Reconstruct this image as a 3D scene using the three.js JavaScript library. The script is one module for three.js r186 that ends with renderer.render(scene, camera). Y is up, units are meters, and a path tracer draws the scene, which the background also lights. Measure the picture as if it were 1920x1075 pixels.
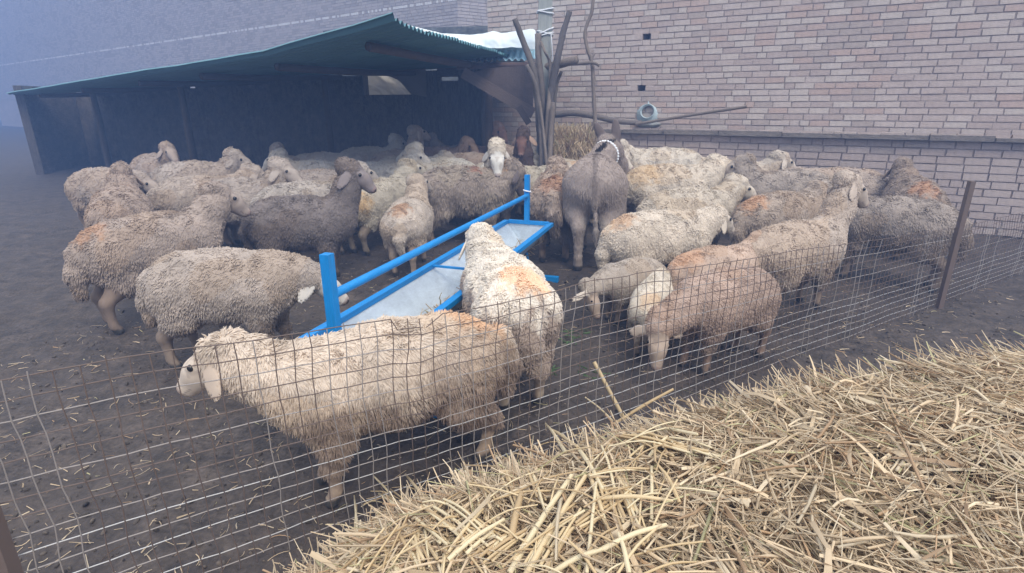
import * as THREE from 'three';
import { mergeGeometries } from 'three/addons/utils/BufferGeometryUtils.js';
import { ImprovedNoise } from 'three/addons/math/ImprovedNoise.js';

// ---------------------------------------------------------------- camera, sky, sun, exposure
const scene = new THREE.Scene();
const PITCH = 18.2 * Math.PI / 180, EYE = 1.45, FOV = 55;
const camera = new THREE.PerspectiveCamera(FOV, 1920 / 1075, 0.05, 400);
camera.position.set(0, EYE, 0);
camera.rotation.x = -PITCH;
scene.add(camera);
const renderer = new THREE.WebGLRenderer({ antialias: true });
renderer.toneMapping = THREE.LinearToneMapping;
renderer.toneMappingExposure = 2.08;
renderer.shadowMap.enabled = true;
{ // overcast sky: an even bright cloud layer, a little brighter overhead
  const w = 128, h = 64, d = new Float32Array(w * h * 4);
  for (let j = 0; j < h; j++) for (let i = 0; i < w; i++) {
    const el = (j + .5) / h * Math.PI - Math.PI / 2, s = Math.max(0, Math.sin(el));
    const L = .62 + .42 * s, k = (j * w + i) * 4;
    const lo = el < 0 ? .35 : 1;
    d[k] = .95 * L * lo; d[k + 1] = .97 * L * lo; d[k + 2] = 1.0 * L * lo; d[k + 3] = 1;
  }
  const t = new THREE.DataTexture(d, w, h, THREE.RGBAFormat, THREE.FloatType);
  t.mapping = THREE.EquirectangularReflectionMapping; t.magFilter = THREE.LinearFilter; t.needsUpdate = true;
  scene.background = t; scene.environment = t;
}
const sun = new THREE.DirectionalLight(new THREE.Color(1, .93, .83), 1.5);
sun.position.set(4, 12, 5); sun.target.position.set(0, 0, -5); sun.castShadow = true; sun.shadow.radius = 40;
Object.assign(sun.shadow.camera, { left: -14, right: 14, top: 14, bottom: -14, near: 1, far: 40 });
scene.add(sun, sun.target);
scene.fog = new THREE.FogExp2(new THREE.Color(.27, .47, 1.0), 0.021);

// ---------------------------------------------------------------- helpers
const F = 537.5 / Math.tan(FOV / 2 * Math.PI / 180), CP = Math.cos(PITCH), SP = Math.sin(PITCH);
const W = (x, y, D) => new THREE.Vector3(x, y, -D);
function ray(px, py) { const u = (px - 960) / F, v = -(py - 537.5) / F; return [u, v * CP - SP, CP + v * SP]; }
const onD = (px, py, D) => { const r = ray(px, py), s = D / r[2]; return W(r[0] * s, EYE + r[1] * s, D); };
function proj(p) { const D = -p.z, y = p.y - EYE, Z = D * CP - y * SP; return [960 + F * p.x / Z, 537.5 - F * (y * CP + D * SP) / Z, Z]; }
function lerpTable(t, x) {
  if (x <= t[0][0]) return t[0][1];
  for (let i = 1; i < t.length; i++) if (x <= t[i][0]) { const k = (x - t[i - 1][0]) / (t[i][0] - t[i - 1][0]); return t[i - 1][1] + k * (t[i][1] - t[i - 1][1]); }
  return t[t.length - 1][1];
}
function RNG(seed) { let a = seed >>> 0; return () => { a = (a + 0x6D2B79F5) | 0; let t = Math.imul(a ^ (a >>> 15), 1 | a); t = (t + Math.imul(t ^ (t >>> 7), 61 | t)) ^ t; return ((t ^ (t >>> 14)) >>> 0) / 4294967296; }; }
const imp = new ImprovedNoise();
const ns = (x, y, z) => imp.noise(x + 31.7, y + 17.3, z + 5.1);
const fbm = (x, y, z) => ns(x, y, z) + .5 * ns(x * 2.1, y * 2.1, z * 2.1) + .25 * ns(x * 4.3, y * 4.3, z * 4.3);
const clamp = (x, a = 0, b = 1) => Math.min(b, Math.max(a, x));
const smooth = (a, b, x) => { const t = clamp((x - a) / (b - a)); return t * t * (3 - 2 * t); };
const taken = {};
function numbered(n) { const k = taken[n] || 0; taken[n] = k + 1; return k ? `${n}_${String(k).padStart(3, '0')}` : n; }
function shadows(o) { o.traverse(m => { if (m.isMesh) { m.castShadow = true; m.receiveShadow = true; } }); return o; }
function thing(name, label, category, pos, group) {
  const g = new THREE.Group(); g.name = numbered(name); if (pos) g.position.copy(pos);
  g.userData = { label, category }; if (group) g.userData.group = group; scene.add(g); return g;
}
function mesh(name, geo, mat, parent) {
  const m = new THREE.Mesh(geo, mat); m.name = name; m.castShadow = m.receiveShadow = true; if (parent) parent.add(m); return m;
}
function one(name, geo, mat, label, category, group) {
  const m = mesh(numbered(name), geo, mat, scene); m.userData = { label, category }; if (group) m.userData.group = group; return m;
}
const lin = (r, g, b) => new THREE.Color().setRGB(r, g, b);
const mat = (c, rough = .85, extra = {}) => new THREE.MeshStandardMaterial({ color: Array.isArray(c) ? lin(...c) : c, roughness: rough, ...extra });
function grainTexture(size, seed, lo, hi, scales, srgb) { // tileable-enough grey noise
  const d = new Uint8Array(size * size * 4), r = RNG(seed);
  for (let j = 0; j < size; j++) for (let i = 0; i < size; i++) {
    let v = 0, a = 0;
    for (const [sc, am] of scales) {
      const P = sc, x = i / size * P, y = j / size * P; // blend for tiling
      const fx = i / size, fy = j / size;
      const n = (ns(x, y, seed) * (1 - fx) + ns(x - P, y, seed) * fx) * (1 - fy) + (ns(x, y - P, seed) * (1 - fx) + ns(x - P, y - P, seed) * fx) * fy;
      v += n * am; a += am;
    }
    v = .5 + v / a * .9 + (r() - .5) * .12;
    const k = (j * size + i) * 4, q = 255 * clamp(lo + (hi - lo) * clamp(v));
    d[k] = d[k + 1] = d[k + 2] = q; d[k + 3] = 255;
  }
  const t = new THREE.DataTexture(d, size, size); t.wrapS = t.wrapT = THREE.RepeatWrapping; t.magFilter = THREE.LinearFilter; t.minFilter = THREE.LinearMipmapLinearFilter; t.generateMipmaps = true;
  if (srgb) t.colorSpace = THREE.SRGBColorSpace; t.needsUpdate = true; return t;
}
const texGrain = grainTexture(256, 3, .8, 1.08, [[6, 1], [17, .8], [43, .7]], true);
const texBump = grainTexture(256, 9, 0, 1, [[9, .8], [31, 1], [61, .8]], false);
const texMud = grainTexture(512, 21, .35, 1.15, [[7, 1], [19, .9], [57, .9]], true);
const texMudB = grainTexture(512, 22, 0, 1, [[11, .7], [37, 1], [83, .8]], false);
// tube along points with a radius for each
function limb(pts, radii, seg = 7, sub = 4, wob = 0, seed = 1) {
  const curve = new THREE.CatmullRomCurve3(pts), n = (pts.length - 1) * sub, pos = [], idx = [], uv = [];
  const fr = curve.computeFrenetFrames(n, false);
  let len = 0, prev = null;
  for (let i = 0; i <= n; i++) {
    const t = i / n, p = curve.getPoint(t); if (prev) len += p.distanceTo(prev); prev = p;
    const k = t * (radii.length - 1), a = Math.min(radii.length - 2, Math.floor(k)), r0 = radii[a] + (radii[a + 1] - radii[a]) * (k - a);
    for (let j = 0; j <= seg; j++) {
      const th = j / seg * Math.PI * 2, r = r0 * (1 + wob * ns(Math.cos(th) * 1.3 + seed, Math.sin(th) * 1.3, i * .8));
      const q = p.clone().addScaledVector(fr.normals[i], Math.cos(th) * r).addScaledVector(fr.binormals[i], Math.sin(th) * r);
      pos.push(q.x, q.y, q.z); uv.push(j / seg, len * 3);
    }
  }
  const S = seg + 1;
  for (let i = 0; i < n; i++) for (let j = 0; j < seg; j++) { const a = i * S + j; idx.push(a, a + S, a + 1, a + 1, a + S, a + S + 1); }
  for (const [i, s] of [[0, 1], [n, 0]]) { const c = pos.length / 3, p = curve.getPoint(i / n); pos.push(p.x, p.y, p.z); uv.push(.5, 0); for (let j = 0; j < seg; j++) { const a = i * S + j; s ? idx.push(c, a, a + 1) : idx.push(c, a + 1, a); } }
  const g = new THREE.BufferGeometry(); g.setAttribute('position', new THREE.Float32BufferAttribute(pos, 3)); g.setAttribute('uv', new THREE.Float32BufferAttribute(uv, 2)); g.setIndex(idx); g.computeVertexNormals(); return g;
}
function bar(p, q, w, h, upv = new THREE.Vector3(0, 1, 0)) { // box from p to q; w across, h along up
  const L = p.distanceTo(q), g = new THREE.BoxGeometry(w, h, L), z = q.clone().sub(p).normalize(), x = new THREE.Vector3().crossVectors(upv, z).normalize(), y = new THREE.Vector3().crossVectors(z, x);
  g.applyMatrix4(new THREE.Matrix4().makeBasis(x, y, z).setPosition(p.clone().add(q).multiplyScalar(.5))); return g;
}
function grid(nu, nv, f, uvf) { // surface from f(u,v)
  const pos = [], uv = [], idx = [];
  for (let j = 0; j <= nv; j++) for (let i = 0; i <= nu; i++) { const p = f(i / nu, j / nv); pos.push(p.x, p.y, p.z); const t = uvf ? uvf(i / nu, j / nv, p) : [i / nu, j / nv]; uv.push(t[0], t[1]); }
  for (let j = 0; j < nv; j++) for (let i = 0; i < nu; i++) { const a = j * (nu + 1) + i; idx.push(a, a + 1, a + nu + 1, a + 1, a + nu + 2, a + nu + 1); }
  const g = new THREE.BufferGeometry(); g.setAttribute('position', new THREE.Float32BufferAttribute(pos, 3)); g.setAttribute('uv', new THREE.Float32BufferAttribute(uv, 2)); g.setIndex(idx); g.computeVertexNormals(); return g;
}
function quadPrism(c, th) { // four (or three) corners and a thickness along their normal
  const n = new THREE.Vector3().crossVectors(c[1].clone().sub(c[0]), c[2].clone().sub(c[0])).normalize().multiplyScalar(th), pos = [], k = c.length;
  const tri = (...p) => p.forEach(v => pos.push(v.x, v.y, v.z)), b = c.map(v => v.clone().sub(n));
  for (let i = 1; i < k - 1; i++) { tri(c[0], c[i], c[i + 1]); tri(b[0], b[i + 1], b[i]); }
  for (let i = 0; i < k; i++) { const j = (i + 1) % k; tri(c[i], b[i], b[j]); tri(c[i], b[j], c[j]); }
  const g = new THREE.BufferGeometry(); g.setAttribute('position', new THREE.Float32BufferAttribute(pos, 3));
  const uv = []; for (let i = 0; i < pos.length; i += 3) uv.push(pos[i] + pos[i + 2], pos[i + 1] + pos[i + 2] * .3); g.setAttribute('uv', new THREE.Float32BufferAttribute(uv, 2));
  g.computeVertexNormals(); return g;
}
const Q = new THREE.Quaternion(), M4 = new THREE.Matrix4();
function orient(dir, toward) { // Y -> dir, X -> toward (made square)
  const y = dir.clone().normalize(), x = toward.clone().addScaledVector(y, -toward.dot(y)); if (x.lengthSq() < 1e-8) x.set(y.y, -y.x, y.z + .01).addScaledVector(y, -x.dot(y)); x.normalize();
  return new THREE.Matrix4().makeBasis(x, y, new THREE.Vector3().crossVectors(x, y));
}

// ---------------------------------------------------------------- ground
const bumpY = (x, z) => .018 * fbm(x * 1.6, 0, z * 1.6) + .02 * fbm(x * 6, 3, z * 6) + .007 * ns(x * 19, 1, z * 19);
{
  const line = (a, b, fine, lo, hi) => { const o = []; for (let x = a; x < b;) { o.push(x); const e = x < lo ? lo - x : x > hi ? x - hi : 0; x += fine + e * .12; if (x < lo && x + 3 > lo && lo - x < fine * 2) x = lo; } o.push(b); return o; };
  const up = []; for (let x = 0; x < 60;) { up.push(x); x += x < 4 ? .035 : .035 + (x - 4) * .1; } up.push(60);
  const xs = [...up.slice(1).map(v => -v).reverse(), ...up].map(v => v + .4);
  const zs = []; for (let z = 20; z > -60;) { zs.push(z); z -= z > -.6 ? Math.max(.05, (z + .6) * .25) : z > -7 ? .035 : .035 + (-7 - z) * .1; } zs.push(-60);
  const pos = [], uv = [], idx = [], nx = xs.length;
  for (const z of zs) for (const x of xs) { pos.push(x, bumpY(x, z), z); uv.push(x * .9, z * .9); }
  for (let j = 0; j < zs.length - 1; j++) for (let i = 0; i < nx - 1; i++) { const a = j * nx + i; idx.push(a, a + 1, a + nx, a + 1, a + nx + 1, a + nx); }
  const g = new THREE.BufferGeometry(); g.setAttribute('position', new THREE.Float32BufferAttribute(pos, 3)); g.setAttribute('uv', new THREE.Float32BufferAttribute(uv, 2)); g.setIndex(idx); g.computeVertexNormals();
  const m = mesh('ground', g, mat([.115, .088, .07], .8, { map: texMud, bumpMap: texMudB, bumpScale: .012 }), scene); m.userData = { kind: 'structure', label: 'dark trodden mud floor of the yard', category: 'ground' };
}

// ---------------------------------------------------------------- brick walls
const brickGeos = []; { const r = RNG(77); for (let k = 0; k < 6; k++) { const g = new THREE.BoxGeometry(1, 1, 1), p = g.attributes.position, off = {}; for (let i = 0; i < p.count; i++) { const key = [p.getX(i), p.getY(i), p.getZ(i)].join(); off[key] ||= [(r() - .5) * .03, (r() - .5) * .08, (r() - .5) * .025]; p.setXYZ(i, p.getX(i) + off[key][0], p.getY(i) + off[key][1], p.getZ(i) + off[key][2]); } g.computeVertexNormals(); brickGeos.push(g); } }
// frame: origin o, along direction t (horizontal), outward normal n
function brickWall(parent, o, t, n, cols, mats, bw, bh, L0, L1, H0, H1, seed, opt = {}) {
  const r = RNG(seed), list = [], rot = new THREE.Matrix4().makeBasis(t, new THREE.Vector3(0, 1, 0), n);
  const view = opt.view || (() => true);
  for (let y = H0, row = 0; y < H1; y += bh, row++) {
    const soldier = opt.soldier && opt.soldier(y, bh);
    let x = L0 - (row % 2 ? bw * .5 : 0) - r() * .04;
    while (x < L1) {
      const half = r() < .12, w = soldier ? bw * .34 : half ? bw * .5 : bw * (.94 + r() * .12);
      const c = x + w / 2, yc = y + bh / 2;
      const x0 = Math.max(x, L0), x1 = Math.min(x + w, L1); x += w;
      if (x1 - x0 < .03) continue;
      const cc = (x0 + x1) / 2, p = o.clone().addScaledVector(t, cc); p.y += yc;
      if (opt.skip && opt.skip(cc, yc, p)) { r(); continue; }
      if (!view(p)) { r(); continue; }
      const dep = .09 + .004 * (r() - .5);
      p.addScaledVector(n, dep / 2 - .1 + (r() < .05 ? -.006 : .003 * (r() - .5)));
      const col = (soldier && r() < .7) ? mats.length - 1 : Math.floor(clamp(r() * .62 + .19 + .55 * fbm(cc * .9, yc * 1.3, seed), 0, .999) * (mats.length - (opt.soldier ? 1 : 0)));
      list.push({ p, w: x1 - x0 - .011 - r() * .008, h: bh - .010 - r() * .006, dep, col, v: Math.floor(r() * 6), tilt: (r() - .5) * .02 });
    }
  }
  const score = b => { const q = proj(b.p); return q[0] > 660 && q[0] < 1260 && q[1] > 0 && q[1] < (opt.yMax || 290) ? q[2] : 1e3 + q[2]; };
  list.sort((a, b) => score(a) - score(b));
  const rest = mats.map(() => []);
  list.forEach((b, i) => {
    const m = new THREE.Matrix4().makeRotationZ(b.tilt).multiply(new THREE.Matrix4().makeScale(b.w, b.h, b.dep)); m.premultiply(rot).setPosition(b.p);
    if (i < opt.parts) { const k = mesh('brick', brickGeos[b.v], mats[b.col], parent); k.applyMatrix4(m); }
    else rest[b.col].push(brickGeos[b.v].clone().applyMatrix4(m));
  });
  rest.forEach((a, i) => { if (a.length) { const k = mesh('bricks', mergeGeometries(a), mats[i], parent); k.userData.kind = 'stuff'; } });
}
const brickMats = [[.56, .465, .415], [.60, .51, .455], [.52, .425, .38], [.61, .53, .47], [.56, .43, .37], [.49, .41, .365]].map(c => mat(c, .92, { map: texGrain, bumpMap: texBump, bumpScale: .004 }));
const mortar = mat([.43, .365, .33], .95, { map: texGrain, bumpMap: texBump, bumpScale: .006 });
const inView = m => p => { const q = proj(p); return q[2] > 0 && q[0] > -m && q[0] < 1920 + m && q[1] > -m && q[1] < 700; };
{ // yard wall: right side nearer
  const o = W(-.42, 0, 10.13), t = W(1, 0, -.55).normalize(), n = new THREE.Vector3().crossVectors(t, new THREE.Vector3(0, 1, 0)).normalize();
  const g = thing('brick_wall', 'tall weathered brick yard wall behind the donkey', 'wall');
  // put-log holes
  const holes = [[1212, 68], [1202, 167]].map(([px, py]) => { // intersect ray with wall plane
    const r = ray(px, py), d = new THREE.Vector3(r[0], r[1], -r[2]), s = o.clone().sub(camera.position).dot(n) / d.dot(n), p = camera.position.clone().addScaledVector(d, s).sub(o); return [p.dot(t), p.y];
  });
  const BH = .079, hb = holes.map(([x, y]) => { const k = Math.floor(y / BH); return [x - .06, x + .06, k * BH, (k + 1) * BH + .012]; });
  brickWall(g, o, t, n, null, brickMats, .242, BH, 0, 8.6, 0, 4.4, 5, { parts: 299, view: inView(260), skip: (x, y) => hb.some(h => x > h[0] - .05 && x < h[1] + .05 && y > h[2] && y < h[3]) });
  const sh = new THREE.Shape([[0, 0], [8.6, 0], [8.6, 4.4], [0, 4.4]].map(a => new THREE.Vector2(...a)));
  for (const h of hb) sh.holes.push(new THREE.Path([[h[0], h[2]], [h[0], h[3]], [h[1], h[3]], [h[1], h[2]]].map(a => new THREE.Vector2(...a))));
  const eg = new THREE.ExtrudeGeometry(sh, { depth: .3, bevelEnabled: false });
  eg.applyMatrix4(new THREE.Matrix4().makeBasis(t, new THREE.Vector3(0, 1, 0), n).setPosition(o.clone().addScaledVector(n, -.3 - .021)));
  mesh('mortar_core', eg, mortar, g);
  mesh('mortar_core', bar(o.clone().addScaledVector(n, -.42).setY(2.2), o.clone().addScaledVector(t, 8.6).addScaledVector(n, -.42).setY(2.2), .16, 4.4), mortar, g);
  // half bricks beside the holes keep the bond closed
  hb.forEach(h => { for (const [a, b] of [[h[0] - .12, h[0] - .006], [h[1] + .006, h[1] + .12]]) { const k = mesh('brick', brickGeos[2], brickMats[0], g); k.applyMatrix4(new THREE.Matrix4().makeScale(b - a, h[3] - h[2] - .012, .09).premultiply(new THREE.Matrix4().makeBasis(t, new THREE.Vector3(0, 1, 0), n)).setPosition(o.clone().addScaledVector(t, (a + b) / 2).addScaledVector(n, -.055).setY((h[2] + h[3]) / 2))); } });
  // low wall with a ledge in front of it, on the right
  const lw = thing('low_brick_wall', 'low brick wall with pale stone ledge, below the jug', 'wall');
  const o2 = o.clone().addScaledVector(t, 1.75).addScaledVector(n, .42);
  brickWall(lw, o2, t, n, null, [brickMats[5], brickMats[2], brickMats[0]], .25, .088, 0, 6.6, 0, 1.06, 12, { parts: 140, view: inView(200), yMax: 330 });
  mesh('mortar_core', bar(o2.clone().addScaledVector(n, -.2).setY(.53), o2.clone().addScaledVector(n, -.2).addScaledVector(t, 6.6).setY(.53), .34, 1.06), mortar, lw);
  const rr = RNG(4); let x = 0; while (x < 6.6) { const w = Math.min(6.6 - x, .5 + rr() * .4); const h = .04 + rr() * .03; mesh('ledge_slab', bar(o2.clone().addScaledVector(n, -.16 + rr() * .03).addScaledVector(t, x + .006).setY(1.062 + h / 2), o2.clone().addScaledVector(n, -.16 + rr() * .02).addScaledVector(t, x + w - .006).setY(1.062 + h / 2), .44, h), mat([.44, .385, .345], .95, { map: texMud, bumpMap: texBump, bumpScale: .012 }), lw); x += w; }
}
{ // neighbouring brick house: its corner points at the yard
  const c = onD(858, 20, 16).setY(0), tl = W(-1.36, 0, 1).normalize(), tr = W(1, 0, .62).normalize(), up = new THREE.Vector3(0, 1, 0);
  const g = thing('brick_house', 'pale brick house rising behind the shed roof', 'house');
  const pm = [[.44, .40, .385], [.50, .45, .43], [.40, .36, .345], [.78, .76, .74]].map(k => mat(k, .92, { map: texGrain, bumpMap: texBump, bumpScale: .004 }));
  const nl = new THREE.Vector3().crossVectors(up, tl).normalize(), nr = new THREE.Vector3().crossVectors(tr, up).normalize();
  const yS = onD(777, 9, 16.7).y;
  // left face: run bricks along +tl using -tl as wall direction so the outward normal stays right-handed
  const tl2 = tl.clone().negate(), far = c.clone().addScaledVector(tl, 46);
  brickWall(g, far, tl2, nl, null, pm,   .25, .08, 0, 46, 1.9, 10.5, 31, { parts: 150, view: p => inView(120)(p) && p.y < EYE + .24 * -p.z, soldier: (y, h) => Math.abs(y - yS) < h * .5 });
  brickWall(g, c, tr, nr, null, pm.slice(0, 3), .25, .08, 0, 4.5, 1.9, 6, 32, { parts: 120, view: inView(120) });
  mesh('mortar_core', bar(c.clone().addScaledVector(nl, -.15).addScaledVector(tl, .02).setY(5.4), far.clone().addScaledVector(nl, -.15).setY(5.4), .25, 10.8), mortar, g);
  mesh('mortar_core', bar(c.clone().addScaledVector(nr, -.15).addScaledVector(tr, .02).setY(5), c.clone().addScaledVector(nr, -.15).addScaledVector(tr, 4.5).setY(5), .25, 9.98), mortar, g);
  const gw = thing('rendered_wall', 'low grey rendered wall between the shed roof and the pale house', 'wall');
  mesh('wall_body', bar(W(-4.2, 1.52, 13.6), W(.3, 1.52, 12.6), .24, 3.04 + .0), mat([.20, .215, .215], .95, { map: texMud, bumpMap: texBump, bumpScale: .02 }), gw);
}

// ---------------------------------------------------------------- shed
const U = new THREE.Vector2(-.8, .6);
const edgeH = [[0, 2.165], [.02, 2.13], [.07, 2.11], [.2, 2.10], [.45, 2.12], [.8, 2.135], [1, 2.14], [1.4, 2.14]];
const roofDrop = t => t < 2 ? .09 * t : .18 + .03 * (t - 2);
const roofP = (s, t, corr = 1) => { const x = -.99 + .95 * s + U.x * t, D = 5.0 + 3.7 * s + U.y * t; return W(x, lerpTable(edgeH, s * Math.max(.2, 1 - t * .1) + (t > 0 ? .0 : 0)) - roofDrop(t) * (1 - .62 * clamp(s)) + corr * .022 * Math.sin(s * 3.82 / .088 * 2 * Math.PI) + .012 * ns(s * 3, t, 2), D); };
const shed = thing('animal_shed', 'open animal shed with corrugated teal roof and dark interior', 'shed');
{
  const teal = mat([.09, .235, .26], .6), teal2 = mat([.08, .205, .235], .65);
  let s0 = 0, k = 0;
  while (s0 < 1.25) { // each corrugated sheet a part
    const s1 = Math.min(1.27, s0 + .21), lift = (k % 2) * .012, n = 44, f = (top) => (u, v) => { const p = roofP(Math.min(s0 + (s1 + .012 - s0) * u, 1.29 - .06 * v * 12), v * 12); p.y += lift + top; return p; };
    const a = grid(n, 24, f(.002)), b = grid(n, 24, f(0)); const ix = b.index.array; for (let i = 0; i < ix.length; i += 3) { const q = ix[i]; ix[i] = ix[i + 1]; ix[i + 1] = q; } b.computeVertexNormals();
    mesh('roof_sheet', mergeGeometries([a, b]), k % 3 ? teal : teal2, shed); s0 = s1; k++;
  }
  const wood = mat([.10, .07, .05], .85, { map: texGrain, bumpMap: texBump, bumpScale: .006 });
  for (const t of [.6, 2.2, 4, 6, 8.5, 11]) { // rafters and purlin posts
    const a = roofP(.1, t, 0), b = roofP(1.25 - .06 * t, t, 0); a.y -= .07; b.y -= .07; mesh('rafter', limb([a, a.clone().lerp(b, .5).add(new THREE.Vector3(.03, -.02, 0)), b], [.045, .05, .04], 7, 4, .15, t), wood, shed);
  }
  for (const [s, t] of [[.95, .35], [.85, 4], [.3, 6], [.3, 10], [.9, 8.5]]) { const p = roofP(s, t, 0); p.y -= .05; mesh('post', limb([p.clone().setY(-.05), p.clone().setY(1).add(new THREE.Vector3(.02, 0, .02)), p], [.07, .06, .055], 8, 3, .2, s + t), wood, shed); }
  // second roof, sloping towards the yard: pale blue sheets
  const pale = mat([.42, .66, .78], .5);
  const eL = W(-.75, 2.06, 8.62), eR = W(.36, 2.06, 8.36), back = W(.05, .26, .78);
  for (let i = 0; i < 2; i++) {
    const f = dy => (u, v) => { const p = eL.clone().lerp(eR, (i + u * 1.02) / 2).addScaledVector(back, v); p.y += dy + i * .006 + .016 * Math.sin((i + u) / 2 * 1.14 / .088 * 2 * Math.PI); return p; };
    mesh('roof_sheet', mergeGeometries([grid(40, 8, f(.003)), grid(40, 8, f(0))]), pale, shed);
  }
  mesh('eave_beam', limb([W(-.8, 1.99, 8.7), W(-.2, 2.0, 8.52), W(.45, 1.985, 8.36)], [.04, .045, .04], 7, 4, .2, 3), mat([.16, .10, .08], .85, { map: texGrain }), shed);
  // brown boarding hung under the eave with its sloping brace
  const bD = 8.25, brown = mat([.11, .082, .075], .8, { map: texGrain, bumpMap: texBump, bumpScale: .004 });
  mesh('gable_board', quadPrism([onD(884, 138, bD), onD(999, 208, bD), onD(1003, 122, bD), onD(912, 128, bD)], .02), brown, shed);
  mesh('brace', bar(onD(868, 136, bD - .08), onD(1000, 213, bD - .08), .06, .15), mat([.155, .115, .10], .8, { map: texGrain, bumpMap: texBump, bumpScale: .006 }), shed);
  mesh('brace', bar(onD(972, 200, bD - .1), onD(992, 232, bD - .1), .05, .09), brown, shed);
  // back wall of the shed: dark mud with one opening
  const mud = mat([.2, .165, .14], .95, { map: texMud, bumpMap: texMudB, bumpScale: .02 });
  const bl = (x) => 10.05 - .44 * (x + .55); // plan line of back wall
  const roofAt = x => { const t = Math.max(0, (.15 - x) / .8); return roofP(1.28 - .06 * t, t, 0).y - .03; };
  const wallPiece = (x0, x1, y0, y1) => mesh('back_wall', bar(W(x0, (y0 + y1) / 2, bl(x0)), W(x1, (y0 + y1) / 2, bl(x1)), .16, y1 - y0), mud, shed);
  const o0 = -2.75, o1 = -1.78;
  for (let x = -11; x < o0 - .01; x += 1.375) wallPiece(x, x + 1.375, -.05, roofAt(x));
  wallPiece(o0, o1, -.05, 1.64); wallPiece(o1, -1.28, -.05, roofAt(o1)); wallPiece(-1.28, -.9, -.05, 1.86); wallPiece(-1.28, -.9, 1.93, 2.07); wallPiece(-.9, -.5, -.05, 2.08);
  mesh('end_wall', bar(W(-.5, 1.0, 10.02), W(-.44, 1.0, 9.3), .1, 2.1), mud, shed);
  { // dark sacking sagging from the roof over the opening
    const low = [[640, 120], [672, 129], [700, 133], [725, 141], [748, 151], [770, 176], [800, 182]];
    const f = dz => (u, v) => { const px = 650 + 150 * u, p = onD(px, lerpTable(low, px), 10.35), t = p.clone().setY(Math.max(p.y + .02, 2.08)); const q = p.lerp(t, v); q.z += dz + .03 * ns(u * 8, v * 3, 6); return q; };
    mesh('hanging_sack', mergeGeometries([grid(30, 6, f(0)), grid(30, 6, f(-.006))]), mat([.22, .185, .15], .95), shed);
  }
  // left end closed far off
  mesh('end_wall', bar(W(-11, .9, 14.6), W(-10.4, .9, 12.3), .16, 1.9), mud, shed);
}
{ // crumpled plastic sheet in the opening
  const f = dz => (u, v) => { const x = -2.8 + 1.06 * u, y = 1.64 + (.46 - .2 * u * u) * v + .02 * ns(u * 5, v * 3, 1); return W(x, y, 10.05 - .44 * (x + .55) + .22 + .06 * fbm(u * 5 + v * 2, v * 2.5, 4) + .04 * Math.sin(u * 9 + v * 5) + dz); };
  const cl = mat([.50, .45, .38], .7, {}); const m = new THREE.MeshPhysicalMaterial({ color: lin(.55, .49, .41), roughness: .85, transmission: .6, thickness: 0 });
  one('plastic_sheet', grid(40, 20, f(0)), m, 'crumpled beige plastic sheet hanging in the gap of the shed back wall', 'sheet');
}
{ // white tarpaulin thrown over the roof: a long bundle with front, top and back
  const top = [[765, 47], [800, 55], [830, 62], [880, 65], [905, 62], [925, 58], [940, 61], [965, 58], [1000, 54], [1004, 56]], bot = [[765, 50], [800, 70], [850, 86], [885, 91], [930, 90], [960, 88], [985, 91], [1004, 93]];
  const f = (u, v) => {
    const px = 765 + 239 * u, yt = lerpTable(top, px), yb = lerpTable(bot, px), D = 9.15 - .5 * u;
    const a = onD(px, yb, D - .35), t = onD(px, yt, D);
    let p; if (v < .6) { p = a.clone().lerp(t, v / .6); p.z += .07 * Math.sin(v / .6 * Math.PI) + .07 * fbm(u * 7, v * 1.6, 7) * Math.sin(v / .6 * Math.PI * .9 + .2); } else { const k = (v - .6) / .4; p = t.clone(); p.z -= k * .25; p.y -= k * k * .4; }
    p.y += .01 * fbm(u * 9, v * 3, 2); return p;
  };
  one('tarpaulin', grid(110, 24, f), mat([.66, .73, .74], .6), 'crumpled white tarpaulin thrown over the shed roof', 'tarpaulin');
}

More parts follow.
